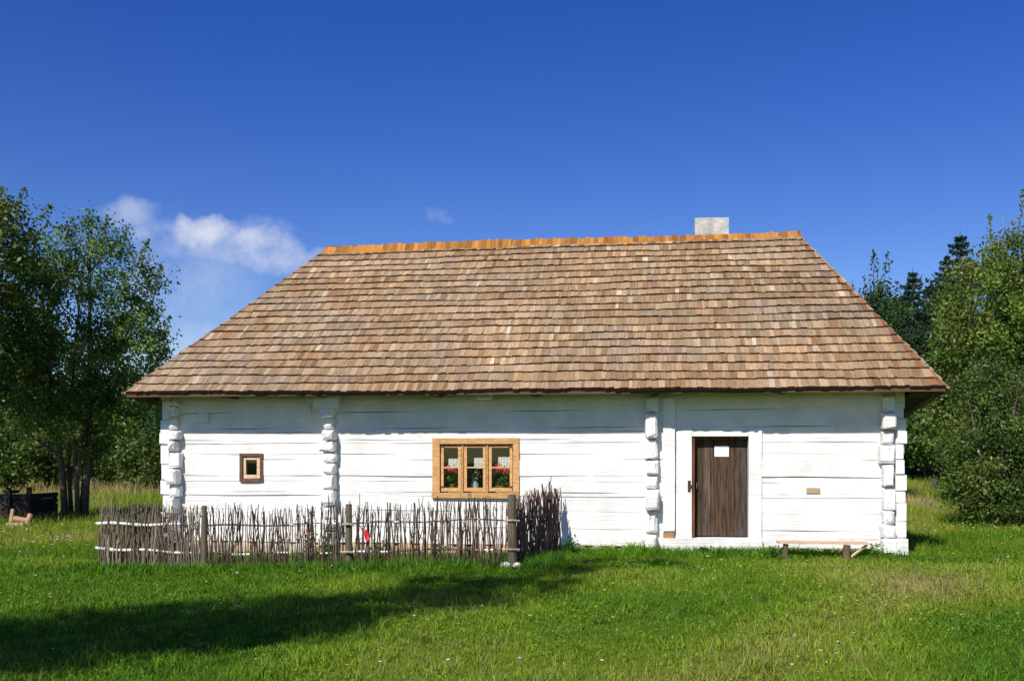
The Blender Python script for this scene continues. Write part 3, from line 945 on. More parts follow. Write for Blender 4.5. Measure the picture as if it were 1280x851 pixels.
# outer casing: four boards, butted
wb(wf, 541, 550.0, 555, 615, -.035, .15, v_(PINE, 1.0)); wb(wf, 641.5, 649, 555, 615, -.035, .15, v_(PINE, 1.05))
wb(wf, 541, 649, 547.5, 554.7, -.040, .15, v_(PINE, .95)); wb(wf, 540.5, 649, 615.3, 622.3, -.060, .15, v_(PINE, .88))
wb(wf, 576.6, 579.4, 554.9, 615.1, -.012, .12, v_(PINE, .75)); wb(wf, 607.6, 610.4, 554.9, 615.1, -.012, .12, v_(PINE, .75))
winf = wf.build('window', M['wood'], house)
for (a, b) in ((551, 576), (580, 607), (611, 640.5)):
    s = G()
    t = 3.4
    wb(s, a, a + t, 556.2, 613.8, .006, .045, v_(PINE, 1.08)); wb(s, b - t, b, 556.2, 613.8, .006, .045, v_(PINE, 1.08))
    wb(s, a + t + .1, b - t - .1, 556.2, 559.2, .008, .045, v_(PINE, 1.05)); wb(s, a + t + .1, b - t - .1, 609.3, 613.8, .004, .045, v_(PINE, 1.0))
    so = s.build('sash', M['wood'], winf)
    s = G(); wb(s, a + t + .1, b - t - .1, 583.2, 585.0, .012, .040, v_(PINE, 1.1)); 
    so_b = s.v; 
    so2 = s.build('glazing_bar', M['wood'], winf)
    p = G(); wb(p, a + t - .2, b - t + .2, 559.0, 609.5, .026, .0285, (1, 1, 1), 0); p.build('pane', M['glass'], winf)
for (px, py, sg) in ((550.3, 556.5, 1), (550.3, 606.5, 1), (640.8, 556.5, -1), (640.8, 606.5, -1)):
    s = G()
    a, zt = wall_at(px, py); 
    x0 = a - .012 if sg > 0 else a - .075
    s.box(x0, x0 + .085, -.008, .004, zt - .028, zt - .010, (.10, .06, .04), .001)
    s.box(a - .012, a + .012, -.014, .003, zt - .085, zt - .0, (.10, .055, .035), .001)
    s.build('hinge', M['iron'], winf)
# ---- small window
wf = G()
DK = (.115, .060, .040)
wb(wf, 300, 303.6, 566.5, 602, -.025, .12, DK); wb(wf, 325.5, 329.3, 566.5, 602, -.025, .12, DK)
wb(wf, 303.8, 325.3, 566.5, 570.2, -.022, .12, DK); wb(wf, 303.8, 325.3, 597.8, 602, -.030, .12, v_(DK, 1.2))
wsm = wf.build('window', M['wood'], house)
s = G(); LT = (.64, .47, .28)
wb(s, 303.8, 307.2, 570.4, 597.6, .005, .06, LT); wb(s, 320.8, 325.3, 570.4, 597.6, .005, .06, LT)
wb(s, 307.4, 320.6, 570.4, 574.3, .007, .06, LT); wb(s, 307.4, 320.6, 593.2, 597.6, .003, .06, LT)
s.build('sash', M['wood'], wsm)
p = G(); wb(p, 307.2, 320.8, 574.0, 593.5, .035, .038, (1, 1, 1), 0); p.build('pane', M['glass'], wsm)

# ---- things on the window sill
g = G(); g.box(bw0 + .03, bw1 - .03, .153, .46, bz0 + .03, bz0 + .075, (.40, .26, .14)); g.build('inner_sill', M['wood'], house)
SZ = bz0 + .075
def h3(s, y, z): X, Y = h2w(s, y); return (X, Y, z)
def leaf_cards(cent, rad, n, size, col, var=.35, flat=.3):
    """n small random quads in a cloud, as arrays"""
    P = rng.standard_normal((n, 3)) * np.array(rad) * .5 + np.array(cent)
    return P
def cards(P, size, col, var=.3, up=.0, asp=.6):
    n = len(P)
    a = rng.standard_normal((n, 3)); a /= np.linalg.norm(a, axis=1)[:, None]
    a[:, 2] += up; a /= np.linalg.norm(a, axis=1)[:, None]
    t = rng.standard_normal((n, 3)); u = np.cross(a, t); u /= np.linalg.norm(u, axis=1)[:, None]; w = np.cross(a, u)
    s = (size * (.6 + .8 * rng.random(n)))[:, None] * .5
    V = np.stack([P - u * s, P + w * s * asp, P + u * s, P - w * s * asp], 1).reshape(-1, 3)
    F = np.arange(n * 4).reshape(n, 4)
    col = np.asarray(col)
    if col.ndim == 1: col = np.repeat(col[None], n, 0)
    cc = col * (1 - var + 2 * var * rng.random(n))[:, None]
    return V, F, np.repeat(cc[:, None, :], 4, 1).reshape(-1, 3)
def geranium(px, pz_h, label, heads):
    s_ = wall_at(px, 600, .3)[0]
    t = thing('geranium', label, 'potted plant', h3(s_, .25, SZ), -R(TH), 'potted geraniums on the window sill')
    g = G(); g.tube([(0, 0, 0), (0, 0, .10), (0, 0, .115)], [.045, .065, .068], 10, (.40, .17, .09)); g.build('pot', M['plain'], t)
    P = rng.standard_normal((170, 3)) * np.array([.085, .05, .075]) + np.array([0, -.02, .21])
    V, F_, C_ = cards(P, .060, (.07, .18, .03), .4, .3, .9); np_mesh('foliage', V, F_, C_, M['leaf'], t)
    g = G()
    for (hx, hz) in heads:
        g.tube([(0, 0, .1), (hx * .6, -.04, (.1 + hz) / 2), (hx, -.06, hz)], .004, 5, (.07, .16, .03))
    g.build('stems', M['leaf'], t)
    for (hx, hz) in heads:
        P = rng.standard_normal((110, 3)) * .036 + np.array([hx * 1.15, -.085, hz])
        V, F_, C_ = cards(P, .034, (.95, .20, .26), .25, 0, 1.); np_mesh('flower_head', V, F_, C_, M['petal'], t)
geranium(565, 0, 'red geranium behind the left pane of the large window', [(-.08, .34), (-.03, .37), (.06, .36)])
geranium(627, 0, 'bushy red geranium with the widest blooms behind the right pane of the large window', [(-.10, .34), (-.03, .37), (.03, .39), (.09, .35)])
s_ = wall_at(585.5, 600, .3)[0]
g = G(); P = rng.standard_normal((50, 3)) * .022
x_ = wall_at(585.5, 578, .22)
va = thing('vase', 'pale glass vase with white lace napkin behind the middle window pane', 'vase', h3(wall_at(593.5, 600, .28)[0], .28, SZ), -R(TH))
g = G(); g.tube([(0, 0, 0), (0, 0, .03), (0, 0, .10), (0, 0, .17), (0, 0, .22)], [.055, .06, .075, .045, .055], 12, (.35, .45, .42)); g.build('body', M['plain'], va, True)
g = G()
for i in range(5): g.add([(-.06 + i * .024, -.08, .0), (-.036 + i * .024, -.08, .0), (-.048 + i * .024, -.08, .07 + .03 * (i % 2))], [(0, 1, 2)], (.75, .78, .76))
P = rng.standard_normal((70, 3)) * np.array([.05, .04, .05]) + np.array([0, 0, .27])
V, F_, C_ = cards(P, .045, (.42, .40, .33), .4); np_mesh('dried_sprigs', V, F_, C_, M['leaf'], va)
g.build('napkin', M['plain'], va)
for i, (p0, p1, q0, q1, lab) in enumerate(((561, 575, 573, 584, 'narrow white lace curtain behind the left window pane'), (593, 606, 572, 584, 'white lace curtain piece behind the middle window pane'), (623, 639, 571, 584, 'widest white lace curtain piece behind the right window pane'))):
    a, zt = wall_at(p0, q0, .14); b, zb = wall_at(p1, q1, .14)
    g = G(); n = 14
    vs = []; fs = []
    for k in range(n + 1):
        xx = a + (b - a) * k / n; yy = .12 + .008 * math.sin(k * 1.9)
        vs += [(xx, yy, zb), (xx, yy, zt)]
        if k < n: fs.append((2 * k, 2 * k + 2, 2 * k + 3, 2 * k + 1))
    g.add(vs, fs, (.8, .8, .8))
    o = g.build('lace_curtain', M['lace']); o.location = house.location; o.rotation_euler = house.rotation_euler
    tag(o, lab, 'curtain', 'lace curtain pieces in the large window')

# ------------------------------------------------------------------ wattle fence
def fpt(px, depth): return Vector((*at(px, depth), 0))
FA = Vector((*at(124, 15.25), 0)); FB = Vector((*at(640, 13.85), 0)); FC = Vector((*h2w(.80, -.12), 0)); FD = Vector((*h2w(S0 + .10, -.12), 0))
fence = thing('wattle_fence', 'low garden fence of upright bare sticks woven on white birch rails before the cottage', 'fence', tuple(FA))
def rel(p): return (p[0] - FA.x, p[1] - FA.y, p[2])
stick_cols = [(.060, .034, .024), (.09, .055, .038), (.075, .04, .026), (.12, .085, .06), (.05, .03, .02), (.14, .10, .07)]
def wattle(name, A, B, spacing, hts, thick, cols, wild=.05, dn=1.0, z0=-.12):
    g = G(); L = (B - A).length; d = (B - A).normalized(); nn = Vector((-d.y, d.x, 0))
    s = 0.0; side = 1
    while s < L:
        p = A + d * s
        gz = float(terrain(p.x, p.y))
        u = s / L
        H = float(hts(u)) * random.uniform(.88, 1.07)
        if random.random() < .07: H *= 1.12
        side = -side
        base = p + nn * random.uniform(-.02, .02)
        npt = 7
        pts = []; lean = random.uniform(-wild, wild); ph = random.uniform(0, 6); cv = random.uniform(-.02, .02)
        for k in range(npt):
            f = k / (npt - 1)
            wv = .034 * side * math.sin((f - .36) / .41 * math.pi + math.pi / 2)
            q = base + d * (lean * f * 1.2 + cv * math.sin(f * 5 + ph) + random.uniform(-.006, .006)) + nn * (wv * .8 + random.uniform(-.006, .006))
            pts.append((q.x - FA.x, q.y - FA.y, gz + z0 + (H - z0) * f))
        r0 = thick * random.uniform(.6, 1.3)
        c = random.choice(cols); v = random.uniform(.75, 1.25); c = v_(c, v)
        g.tube(pts, [r0 * (1 - .55 * k / (npt - 1)) for k in range(npt)], 5, c)
        # a fork or side twig now and then
        for _t in range(random.choice((0, 0, 1, 1, 2))):
            k = random.choice((3, 4, 5)); q = Vector(pts[k])
            tw = q + d * random.uniform(-.09, .09) + nn * random.uniform(-.04, .04) + Vector((0, 0, random.uniform(.10, .22)))
            m_ = (q + tw) / 2 + d * random.uniform(-.015, .015)
            g.tube([q, m_, tw], [r0 * .6, r0 * .45, r0 * .2], 4, c)
        s += spacing * random.uniform(.45, 1.5)
    return g.build(name, M['stick'], fence)
def lerp(a, b, t): return a + (b - a) * t
P1 = lerp(FA, FB, (268 - 124) / 516 * .985); P2 = lerp(FA, FB, (453 - 124) / 516 * .985)
grey = [(.17, .13, .095), (.13, .09, .065), (.21, .165, .125), (.10, .065, .045), (.24, .19, .14)]
wattle('wattle_panel', FA, P1, .016, lambda u: .90, .0135, grey, .035)
wattle('wattle_panel', P1, P2, .0195, lambda u: .90 + .04 * math.sin(u * 9), .0120, stick_cols, .05)
wattle('wattle_panel', P2, FB, .0195, lambda u: .89 + .03 * math.sin(u * 7 + 2), .0120, stick_cols, .05)
brown = [(.14, .072, .045), (.19, .115, .08), (.10, .055, .038), (.23, .15, .11), (.08, .045, .03)]
wattle('wattle_panel', FB, FC, .023, lambda u: .93 + .12 * sm(np.array(u * 1.6)) - .05 * (u > .9), .0135, brown, .06)
wattle('wattle_panel', FA + Vector((.03, .03, 0)), FD, .026, lambda u: .88, .011, grey, .05)
def birch_rail(A, B, z, r, off, white=.9, dark_sp=True, zb=None):
    g = G(); n = int((B - A).length / .035); d = (B - A).normalized(); nn = Vector((-d.y, d.x, 0))
    pts = []; rr = []; cc = []
    zb = z if zb is None else zb
    for k in range(n + 1):
        f = k / n; p = A + (B - A) * f
        gz = float(terrain(p.x, p.y))
        q = p + nn * (off + .006 * math.sin(f * 17)) 
        pts.append((q.x - FA.x, q.y - FA.y, gz + z + (zb - z) * f + .012 * math.sin(f * 11 + z * 9)))
        rr.append(r * random.uniform(.8, 1.2) * (1.15 - .35 * f))
        wh = random.random() < white if random.random() < .65 or not k else wh
        cc += [(.78, .76, .72)] * 6 if wh else [(.14, .08, .055)] * 6
    g.tube(pts, rr, 6, cc); return g.build('rail', M['stick'], fence)
birch_rail(FA - Vector((.06, 0, 0)), P1, .665, .021, .002, .85); birch_rail(FA - Vector((.05, 0, 0)), P1, .29, .021, .002, .85, zb=.25)
birch_rail(FA - Vector((.06, 0, 0)), lerp(FA, P1, .66), .00, .016, -.045, .85)
birch_rail(P1, P2, .66, .013, .002, .20); birch_rail(P1, P2, .245, .015, .002, .35)
birch_rail(P2, FB, .65, .013, .002, .20); birch_rail(P2, FB, .245, .015, .002, .35)
birch_rail(FB, FC, .66, .020, .0, .12); birch_rail(FB, FC, .28, .020, .0, .12); birch_rail(FA, FD, .66, .018, 0, .6)
birch_rail(FA, FD, .27, .018, 0, .6)
def post(P, h, r, name='post', lean=0, off=-.03):
    g = G(); gz = float(terrain(P.x, P.y))
    pts = [(P.x - FA.x + lean * f, P.y - FA.y + off, gz - .2 + (h + .2) * f) for f in (0, .3, .6, 1)]
    g.tube(pts, [r * 1.08, r, r * 1.04, r * .93], 9, (.125, .098, .062)); g.build('post', M['oldwood'], fence)
post(P1, .95, .042); post(P2, .93, .048); post(FB, 1.0, .062, lean=.0, off=-.05)
# birch straps holding the rails to the posts
for P_ in (P2, FB):
    for z in (.645, .25):
        g = G(); gz = float(terrain(P_.x, P_.y))
        q = Vector(rel(P_)); r = .068 if P_ is FB else .055
        g.tube([(q.x - r * 1.5, q.y - .085, gz + z), (q.x, q.y - r - .055, gz + z + .005), (q.x + r * 1.5, q.y - .085, gz + z - .005)], .017, 6, (.38, .30, .22)); g.build('strap', M['plain'], fence)
# stone lumps at foot of the corner post
st_ = thing('white_stones', 'two pale stones lying at the foot of the corner fence post', 'stones', (FB.x, FB.y - .16, float(terrain(FB.x, FB.y - .16))))
for i, (dx, r) in enumerate(((-.09, .06), (.07, .05))):
    g = G(); g.blob((dx, 0, .04), (r * 1.3, r, r * .8), (.62, .58, .52), 8, 5, .15); g.build('stone', M['stone'], st_)
# red rag on the fence
q = lerp(FA, FB, (474 - 124) / 516 * .985); gz = float(terrain(q.x, q.y))
g = G(); vs = []; fs = []
for i in range(6):
    for j in range(4):
        vs.append((-.04 + j * .022 + i * .009, -.07 + .012 * math.sin(i * 1.5 + j * 2), .16 - i * .032))
for i in range(5):
    for j in range(3):
        fs.append((i * 4 + j, i * 4 + j + 1, (i + 1) * 4 + j + 1, (i + 1) * 4 + j))
g.add(vs, fs, (.62, .045, .06)); rg = g.build('red_rag', M['plain']); rg.location = (q.x, q.y, gz + .40)
tag(rg, 'small red rag hanging on the fence sticks right of the middle post', 'rag')

# ------------------------------------------------------------------ bench by the wall
ba, _ = wall_at(973, 677, -.68); bb, _ = wall_at(1086, 677, -.68)
bx, by = h2w((ba + bb) / 2, -.68); bz = float(terrain(bx, by))
bench = thing('plank_bench', 'low bench of one thin pine plank on two dark posts against the white wall', 'bench', (bx, by, bz), -R(TH))
bh = zat(677.5, by) - bz
g = G(); g.box(-(bb - ba) / 2, (bb - ba) / 2, -.05, .26, bh - .026, bh, (.55, .37, .22), .003); g.build('seat', M['wood'], bench)
for px, r, yo in ((982.5, .042, 0.02), (1058.5, .055, -.02)):
    s_ = wall_at(px, 680, -.68)[0] - (ba + bb) / 2
    g = G(); g.tube([(s_, yo, -.25), (s_ - .01, yo, .1), (s_, yo, bh - .034)], [r, r, r * .95], 9, (.13, .085, .055)); g.build('leg', M['oldwood'], bench)
g = G(); s_ = (bb - ba) / 2
g.tube([(s_ - .02, 0.02, bh - .03), (s_ - .30, .06, bh - .26)], [.022, .02], 6, (.60, .45, .30)); g.build('brace', M['wood'], bench)

# small dark stone with weeds by the wall right of the fence
qx, qy = h2w(wall_at(723, 685)[0], -.22)
g = G(); g.blob((0, 0, .06), (.10, .09, .11), (.22, .20, .18), 8, 5, .2); o = g.build('grey_stone', M['stone']); o.location = (qx, qy, float(terrain(qx, qy)))
tag(o, 'grey stone at the wall foot just right of the fence', 'stone')

# ------------------------------------------------------------------ garden and wall-foot plants
def weed(px, dep, hgt, n, col, label, name='weed_plant', head=None, group=None, spread=.14, size=.06):
    X, Y = at(px, dep); zz = float(terrain(X, Y))
    t = thing(name, label, 'plant', (X, Y, zz), 0, group)
    g = G(); P = []
    for k in range(n):
        a = random.uniform(0, 6.28); r = random.uniform(.1, 1) * spread; H = hgt * random.uniform(.6, 1)
        p0 = Vector((r * .3 * math.cos(a), r * .3 * math.sin(a), 0)); p1 = Vector((r * math.cos(a), r * math.sin(a), H))
        pm = (p0 + p1) / 2 + Vector((0, 0, .06))
        g.tube([p0, pm, p1], [.005, .004, .002], 4, v_(col, .9))
        for i in range(14):
            f = random.uniform(.15, 1); P.append(tuple(p0 + (p1 - p0) * f + Vector((random.gauss(0, .03), random.gauss(0, .03), random.gauss(0, .02)))))
    g.build('stems', M['leaf'], t)
    V, F_, C_ = cards(np.array(P), size, col, .45, .3, .55); np_mesh('leaves', V, F_, C_, M['leaf'], t)
    if head:
        P = rng.standard_normal((50, 3)) * np.array([.05, .05, .09]) + np.array([0, 0, hgt * .8])
        V, F_, C_ = cards(P, .05, head, .35); np_mesh('blossoms', V, F_, C_, M['petal'], t)
DG = (.05, .13, .02)
weed(386, 15.6, .58, 7, DG, 'red flowering garden plant behind the fence, left of its middle post', 'garden_plant', (.50, .09, .06))
weed(408, 15.9, .60, 8, (.07, .17, .03), 'leafy green garden plant behind the fence below the wall log ends', 'garden_plant')
weed(474, 15.6, .42, 5, (.09, .2, .03), 'small green plant behind the red rag', 'garden_plant')
weed(552, 15.2, .30, 6, (.12, .2, .03), 'low yellowish plant behind the fence under the large window', 'garden_plant')
weed(205, 16.6, .40, 6, (.10, .18, .03), 'green plant behind the fence at the left house corner', 'garden_plant')
weed(712, 15.8, .34, 9, DG, 'dark leafy weed between the fence end and the white wall', 'weed_plant')
weed(966, 15.1, .20, 7, DG, 'low dark weed beside the left bench post', 'weed_plant')
weed(1092, 15.1, .26, 10, (.10, .22, .03), 'tall grassy weed tuft at the right end of the bench', 'weed_plant', size=.05)
weed(880, 15.6, .16, 9, DG, 'low weed at the wall foot below the door', 'weed_plant')

# ------------------------------------------------------------------ trees
def ell_points(E, n, shell=.55):
    """clump centres in a list of ellipsoids, weighted by volume, leaning to the shell"""
    E = np.array(E, float)
    vol = E[:, 3] * E[:, 4] * E[:, 5]
    pick = rng.choice(len(E), n, p=vol / vol.sum())
    d = rng.standard_normal((n, 3)); d /= np.linalg.norm(d, axis=1)[:, None]
    r = rng.random(n) ** (1 / 3 * shell)
    return E[pick, :3] + d * r[:, None] * E[pick, 3:]

def tree(name, label, base, stems, ells, nclump, per, csize, leaf, pal_, cat='tree', group=None, limb_r=.03, bark=(.10, .08, .06), spires=(), mat='leaf', zflat=.8, crown_name='crown', limbs=40, asp=.55):
    """ells in world coordinates; stems: lists of (x, y, z, r) in world coordinates"""
    bz = float(terrain(*base))
    t = thing(name, label, cat, (base[0], base[1], bz), 0, group)
    o = np.array([base[0], base[1], bz])
    cl_ = ell_points(ells, nclump)
    # leaves
    k = np.repeat(np.arange(nclump), per)
    cs = csize * (.55 + .9 * rng.random(nclump))
    P = cl_[k] + rng.standard_normal((len(k), 3)) * cs[k][:, None] * np.array([1, 1, zflat]) * .55
    pal_ = np.array(pal_)
    cc = pal_[rng.integers(0, len(pal_), nclump)][k] * (.7 + .6 * rng.random(nclump))[k][:, None]
    for (x0, y0, z0, x1, y1, z1, r, n) in spires:
        f = rng.random(n); q = np.stack([x0 + (x1 - x0) * f, y0 + (y1 - y0) * f, z0 + (z1 - z0) * f], 1) + rng.standard_normal((n, 3)) * (r * (1.1 - f))[:, None]
        P = np.concatenate([P, q]); cc = np.concatenate([cc, pal_[rng.integers(0, len(pal_), n)]])
    keep = P[:, 2] > terrain(P[:, 0], P[:, 1]) + .02
    P, cc = P[keep], cc[keep]
    V, F_, C_ = cards(P - o, leaf, cc, .35, .35, asp)
    np_mesh(crown_name, V, F_, C_, M[mat], t)
    # stems and limbs
    g = G(); nodes = []
    for s_ in stems:
        pts = [(p[0] - o[0], p[1] - o[1], p[2] - o[2]) for p in s_]
        g.tube(pts, [p[3] for p in s_], 8, bark)
        for i in range(1, len(s_)):
            for f in (0, .33, .66):
                a, b = np.array(s_[i - 1]), np.array(s_[i]); nodes.append(a + (b - a) * f)
        nodes.append(np.array(s_[-1]))
    g.build('trunk', M['bark'], t, True)
    g = G(); nodes = np.array(nodes)
    for i in range(min(limbs, nclump)):
        c = cl_[i]
        below = nodes[nodes[:, 2] < c[2] + .3]
        if not len(below): continue
        dd = np.linalg.norm(below[:, :3] - c - np.array([0, 0, -.8]), axis=1)
        q = below[np.argmin(dd)]
        a = Vector(q[:3] - o); b = Vector(c - o); m_ = (a + b) / 2 + Vector((random.gauss(0, .1), random.gauss(0, .1), .12 * (b - a).length))
        r = min(limb_r * 1.6, float(q[3]) * .55 + .004)
        g.tube([a, m_, b], [r, r * .6, r * .18], 5, bark)
    for (x0, y0, z0, x1, y1, z1, r, n) in spires:
        g.tube([(x0 - o[0], y0 - o[1], z0 - o[2]), (x1 - o[0], y1 - o[1], z1 - o[2])], [.02, .005], 5, bark)
    if g.v: g.build('limbs', M['bark'], t, True)
    return t

def E(px, py, rx, ry, dep, rd=None):
    """ellipsoid seen at that spot and size, standing at depth dep"""
    X, Y = at(px, dep); k = dep / FPX
    return (X, Y, zat(py, dep), rx * k, (rd if rd else rx * k), ry * k)
def sp(px0, py0, px1, py1, dep, r, n):
    a = at(px0, dep); b = at(px1, dep)
    return (a[0], a[1], zat(py0, dep), b[0], b[1], zat(py1, dep), r, n)
def stem(dep, pts, r0, r1):
    o = []
    for i, (px, py) in enumerate(pts):
        X, Y = at(px, dep); z = zat(py, dep) if i else float(terrain(X, Y)) - .1
        o.append((X, Y, z, r0 + (r1 - r0) * i / (len(pts) - 1)))
    return o
DK1 = [(.065, .13, .024), (.09, .17, .03), (.12, .20, .036), (.055, .11, .03), (.16, .22, .04)]
D = 27.5
tree('multi_stem_tree', 'multi stemmed leafy tree with dark slim trunks left of the fence', at(90, D),
     [stem(D, [(82, 638), (78, 590), (70, 530), (60, 440), (50, 350)], .11, .03), stem(D + .3, [(90, 637), (86, 590), (88, 520), (95, 420), (105, 330)], .07, .02),
      stem(D - .2, [(97, 638), (96, 590), (110, 500), (140, 420), (175, 350)], .08, .02), stem(D, [(104, 641), (108, 590), (112, 520), (112, 420), (112, 300)], .14, .03)],
     [E(80, 430, 78, 110, D, 1.9), E(160, 440, 44, 75, D, 1.2), E(105, 330, 50, 58, D, 1.2), E(172, 345, 26, 42, D, .8), E(90, 530, 75, 42, D, 1.5), E(165, 510, 45, 40, D, 1.1), E(25, 400, 50, 90, D, 1.4), E(196, 420, 16, 46, D, .6), E(140, 290, 20, 18, D, .5)],
     390, 100, .36, .100, DK1, limbs=130,
     spires=[sp(110, 330, 112, 262, D, .16, 120), sp(95, 330, 90, 272, D, .16, 100), sp(128, 320, 135, 268, D, .15, 90), sp(150, 330, 160, 283, D, .16, 90), sp(175, 340, 186, 298, D, .16, 100), sp(190, 380, 202, 330, D, .15, 90), sp(196, 430, 213, 395, D, .14, 80), sp(190, 470, 210, 425, D, .16, 100), sp(60, 330, 56, 285, D, .16, 90), sp(20, 330, 30, 290, D, .2, 90)])
D = 23.0
tree('broadleaf_tree', 'taller broad leaved tree at the left edge behind the slim trunks', at(-70, D),
     [stem(D, [(-60, 640), (-55, 540), (-45, 420), (-30, 300)], .20, .05)],
     [E(-20, 300, 62, 62, D + 1.5, 1.6), E(30, 268, 34, 32, D + 1.5, 1.0), E(-60, 420, 90, 120, D + 1.5, 1.8), E(10, 330, 50, 50, D + 1.5, 1.0)],
     260, 90, .34, .115, [(.07, .12, .022), (.10, .155, .028), (.13, .16, .03), (.055, .10, .022)], limbs=80,
     spires=[sp(20, 270, 30, 233, D + 1.5, .16, 60), sp(48, 275, 66, 256, D + 1.5, .15, 60), sp(2, 260, 2, 233, D + 1.5, .18, 60)])

# hedge trees and bushes closing the meadow on the left
LB = [(.08, .14, .028), (.105, .165, .034), (.06, .11, .026), (.14, .18, .04)]
for i, (px, py, rx, ry, dep, lab) in enumerate((
        (178, 566, 34, 46, 52, 'rounded green bush nearest the left house corner, across the meadow'),
        (128, 560, 36, 46, 56, 'bush behind the slim trunks, left of the rounded green bush'),
        (70, 562, 40, 44, 55, 'yellowish green bush behind the slim trunks at the meadow edge'),
        (10, 560, 42, 46, 53, 'leafy bush at the left edge behind the dark timber crib'),
        (-60, 560, 50, 50, 53, 'outermost bush past the left edge of the meadow'))):
    tree('bush', lab, at(px, dep), [stem(dep, [(px, 600), (px, 570)], .06, .03)], [E(px, py, rx, ry, dep, 1.6), E(px + 8, py + 16, rx * .9, ry * .6, dep, 1.6)],
         70, 80, .55, .20, LB if i != 2 else [(.10, .14, .03), (.13, .16, .04), (.08, .12, .03)], 'bush', 'bushes along the left meadow edge', limbs=12, crown_name='foliage')
for i, (px, py, rx, ry, dep, lab) in enumerate((
        (200, 520, 50, 70, 66, 'dark tree partly behind the left house corner'),
        (130, 500, 52, 88, 64, 'dark tree in the background behind the slim trunks'),
        (50, 500, 56, 84, 67, 'dark background tree behind the yellowish bush'),
        (-30, 500, 56, 90, 64, 'dark background tree at the left edge'))):
    tree('background_tree', lab, at(px, dep), [stem(dep, [(px, 600), (px, 550), (px, 480)], .2, .06)], [E(px, py, rx, ry, dep, 2.4)],
         90, 80, .75, .26, [(.022, .05, .016), (.03, .065, .018), (.04, .075, .02)], 'tree', 'dark trees behind the left meadow', limbs=15)

# right side: birch and willow mass, conifers
YG = [(.13, .20, .032), (.17, .24, .04), (.09, .155, .028), (.21, .22, .045), (.12, .17, .035)]
D = 27.5
tree('birch_tree', 'tall light green birch at the right edge with sparse upright tops', at(1245, D),
     [stem(D, [(1250, 650), (1248, 560), (1240, 440), (1246, 320)], .14, .03), stem(D + .4, [(1225, 650), (1215, 560), (1205, 440)], .08, .02), stem(D, [(1275, 650), (1280, 520), (1284, 300)], .12, .02)],
     [E(1235, 400, 52, 85, D, 1.7), E(1270, 350, 36, 60, D, 1.4), E(1200, 440, 34, 62, D, 1.1), E(1230, 500, 55, 60, D, 1.5), E(1285, 440, 50, 120, D, 1.5), E(1196, 510, 26, 45, D, .9), E(1225, 350, 20, 26, D, .6), E(1320, 400, 50, 120, D, 1.5)],
     430, 100, .36, .105, YG, limbs=90, bark=(.20, .18, .15),
     spires=[sp(1236, 340, 1238, 268, D, .13, 90), sp(1255, 330, 1266, 275, D, .14, 70), sp(1272, 320, 1277, 236, D, .15, 90), sp(1245, 330, 1250, 290, D, .16, 60), sp(1290, 320, 1292, 240, D, .2, 90), sp(1210, 400, 1200, 350, D, .14, 60), sp(1190, 430, 1172, 395, D, .12, 50), sp(1175, 470, 1160, 440, D, .14, 50)])
D = 22.5
tree('willow_bush', 'large dark green bush reaching the ground at the right edge', at(1245, D),
     [stem(D, [(1235, 655), (1230, 600), (1215, 520)], .05, .02), stem(D, [(1250, 655), (1255, 590), (1270, 500)], .05, .02)],
     [E(1240, 560, 58, 90, D + .4, 1.1), E(1285, 560, 60, 100, D + .6, 1.2), E(1214, 600, 32, 52, D + .2, .8), E(1245, 630, 45, 26, D - .2, .9), E(1290, 630, 40, 26, D - .2, .9), E(1225, 490, 36, 36, D + .6, .8), E(1330, 560, 60, 100, D, 1.2)],
     520, 95, .26, .075, [(.085, .14, .032), (.11, .175, .036), (.065, .115, .028), (.14, .19, .042)], 'bush', limbs=50, crown_name='foliage')
D = 37.0
tree('aspen_tree', 'slender dark tree with loose upright twigs beside the roof slope, left of the spruces', at(1098, D),
     [stem(D, [(1098, 590), (1098, 480), (1097, 340)], .14, .02)],
     [E(1098, 420, 24, 64, D, .9), E(1085, 470, 34, 60, D, 1.1), E(1118, 470, 30, 50, D, 1.0), E(1120, 530, 60, 50, D, 1.3)],
     260, 100, .42, .13, [(.045, .09, .026), (.065, .12, .03), (.035, .075, .024)], limbs=30,
     spires=[sp(1092, 370, 1092, 312, D, .2, 90), sp(1103, 370, 1110, 314, D, .18, 80), sp(1085, 390, 1080, 345, D, .2, 60), sp(1078, 400, 1064, 350, D, .14, 35), sp(1116, 400, 1122, 352, D, .18, 50)])

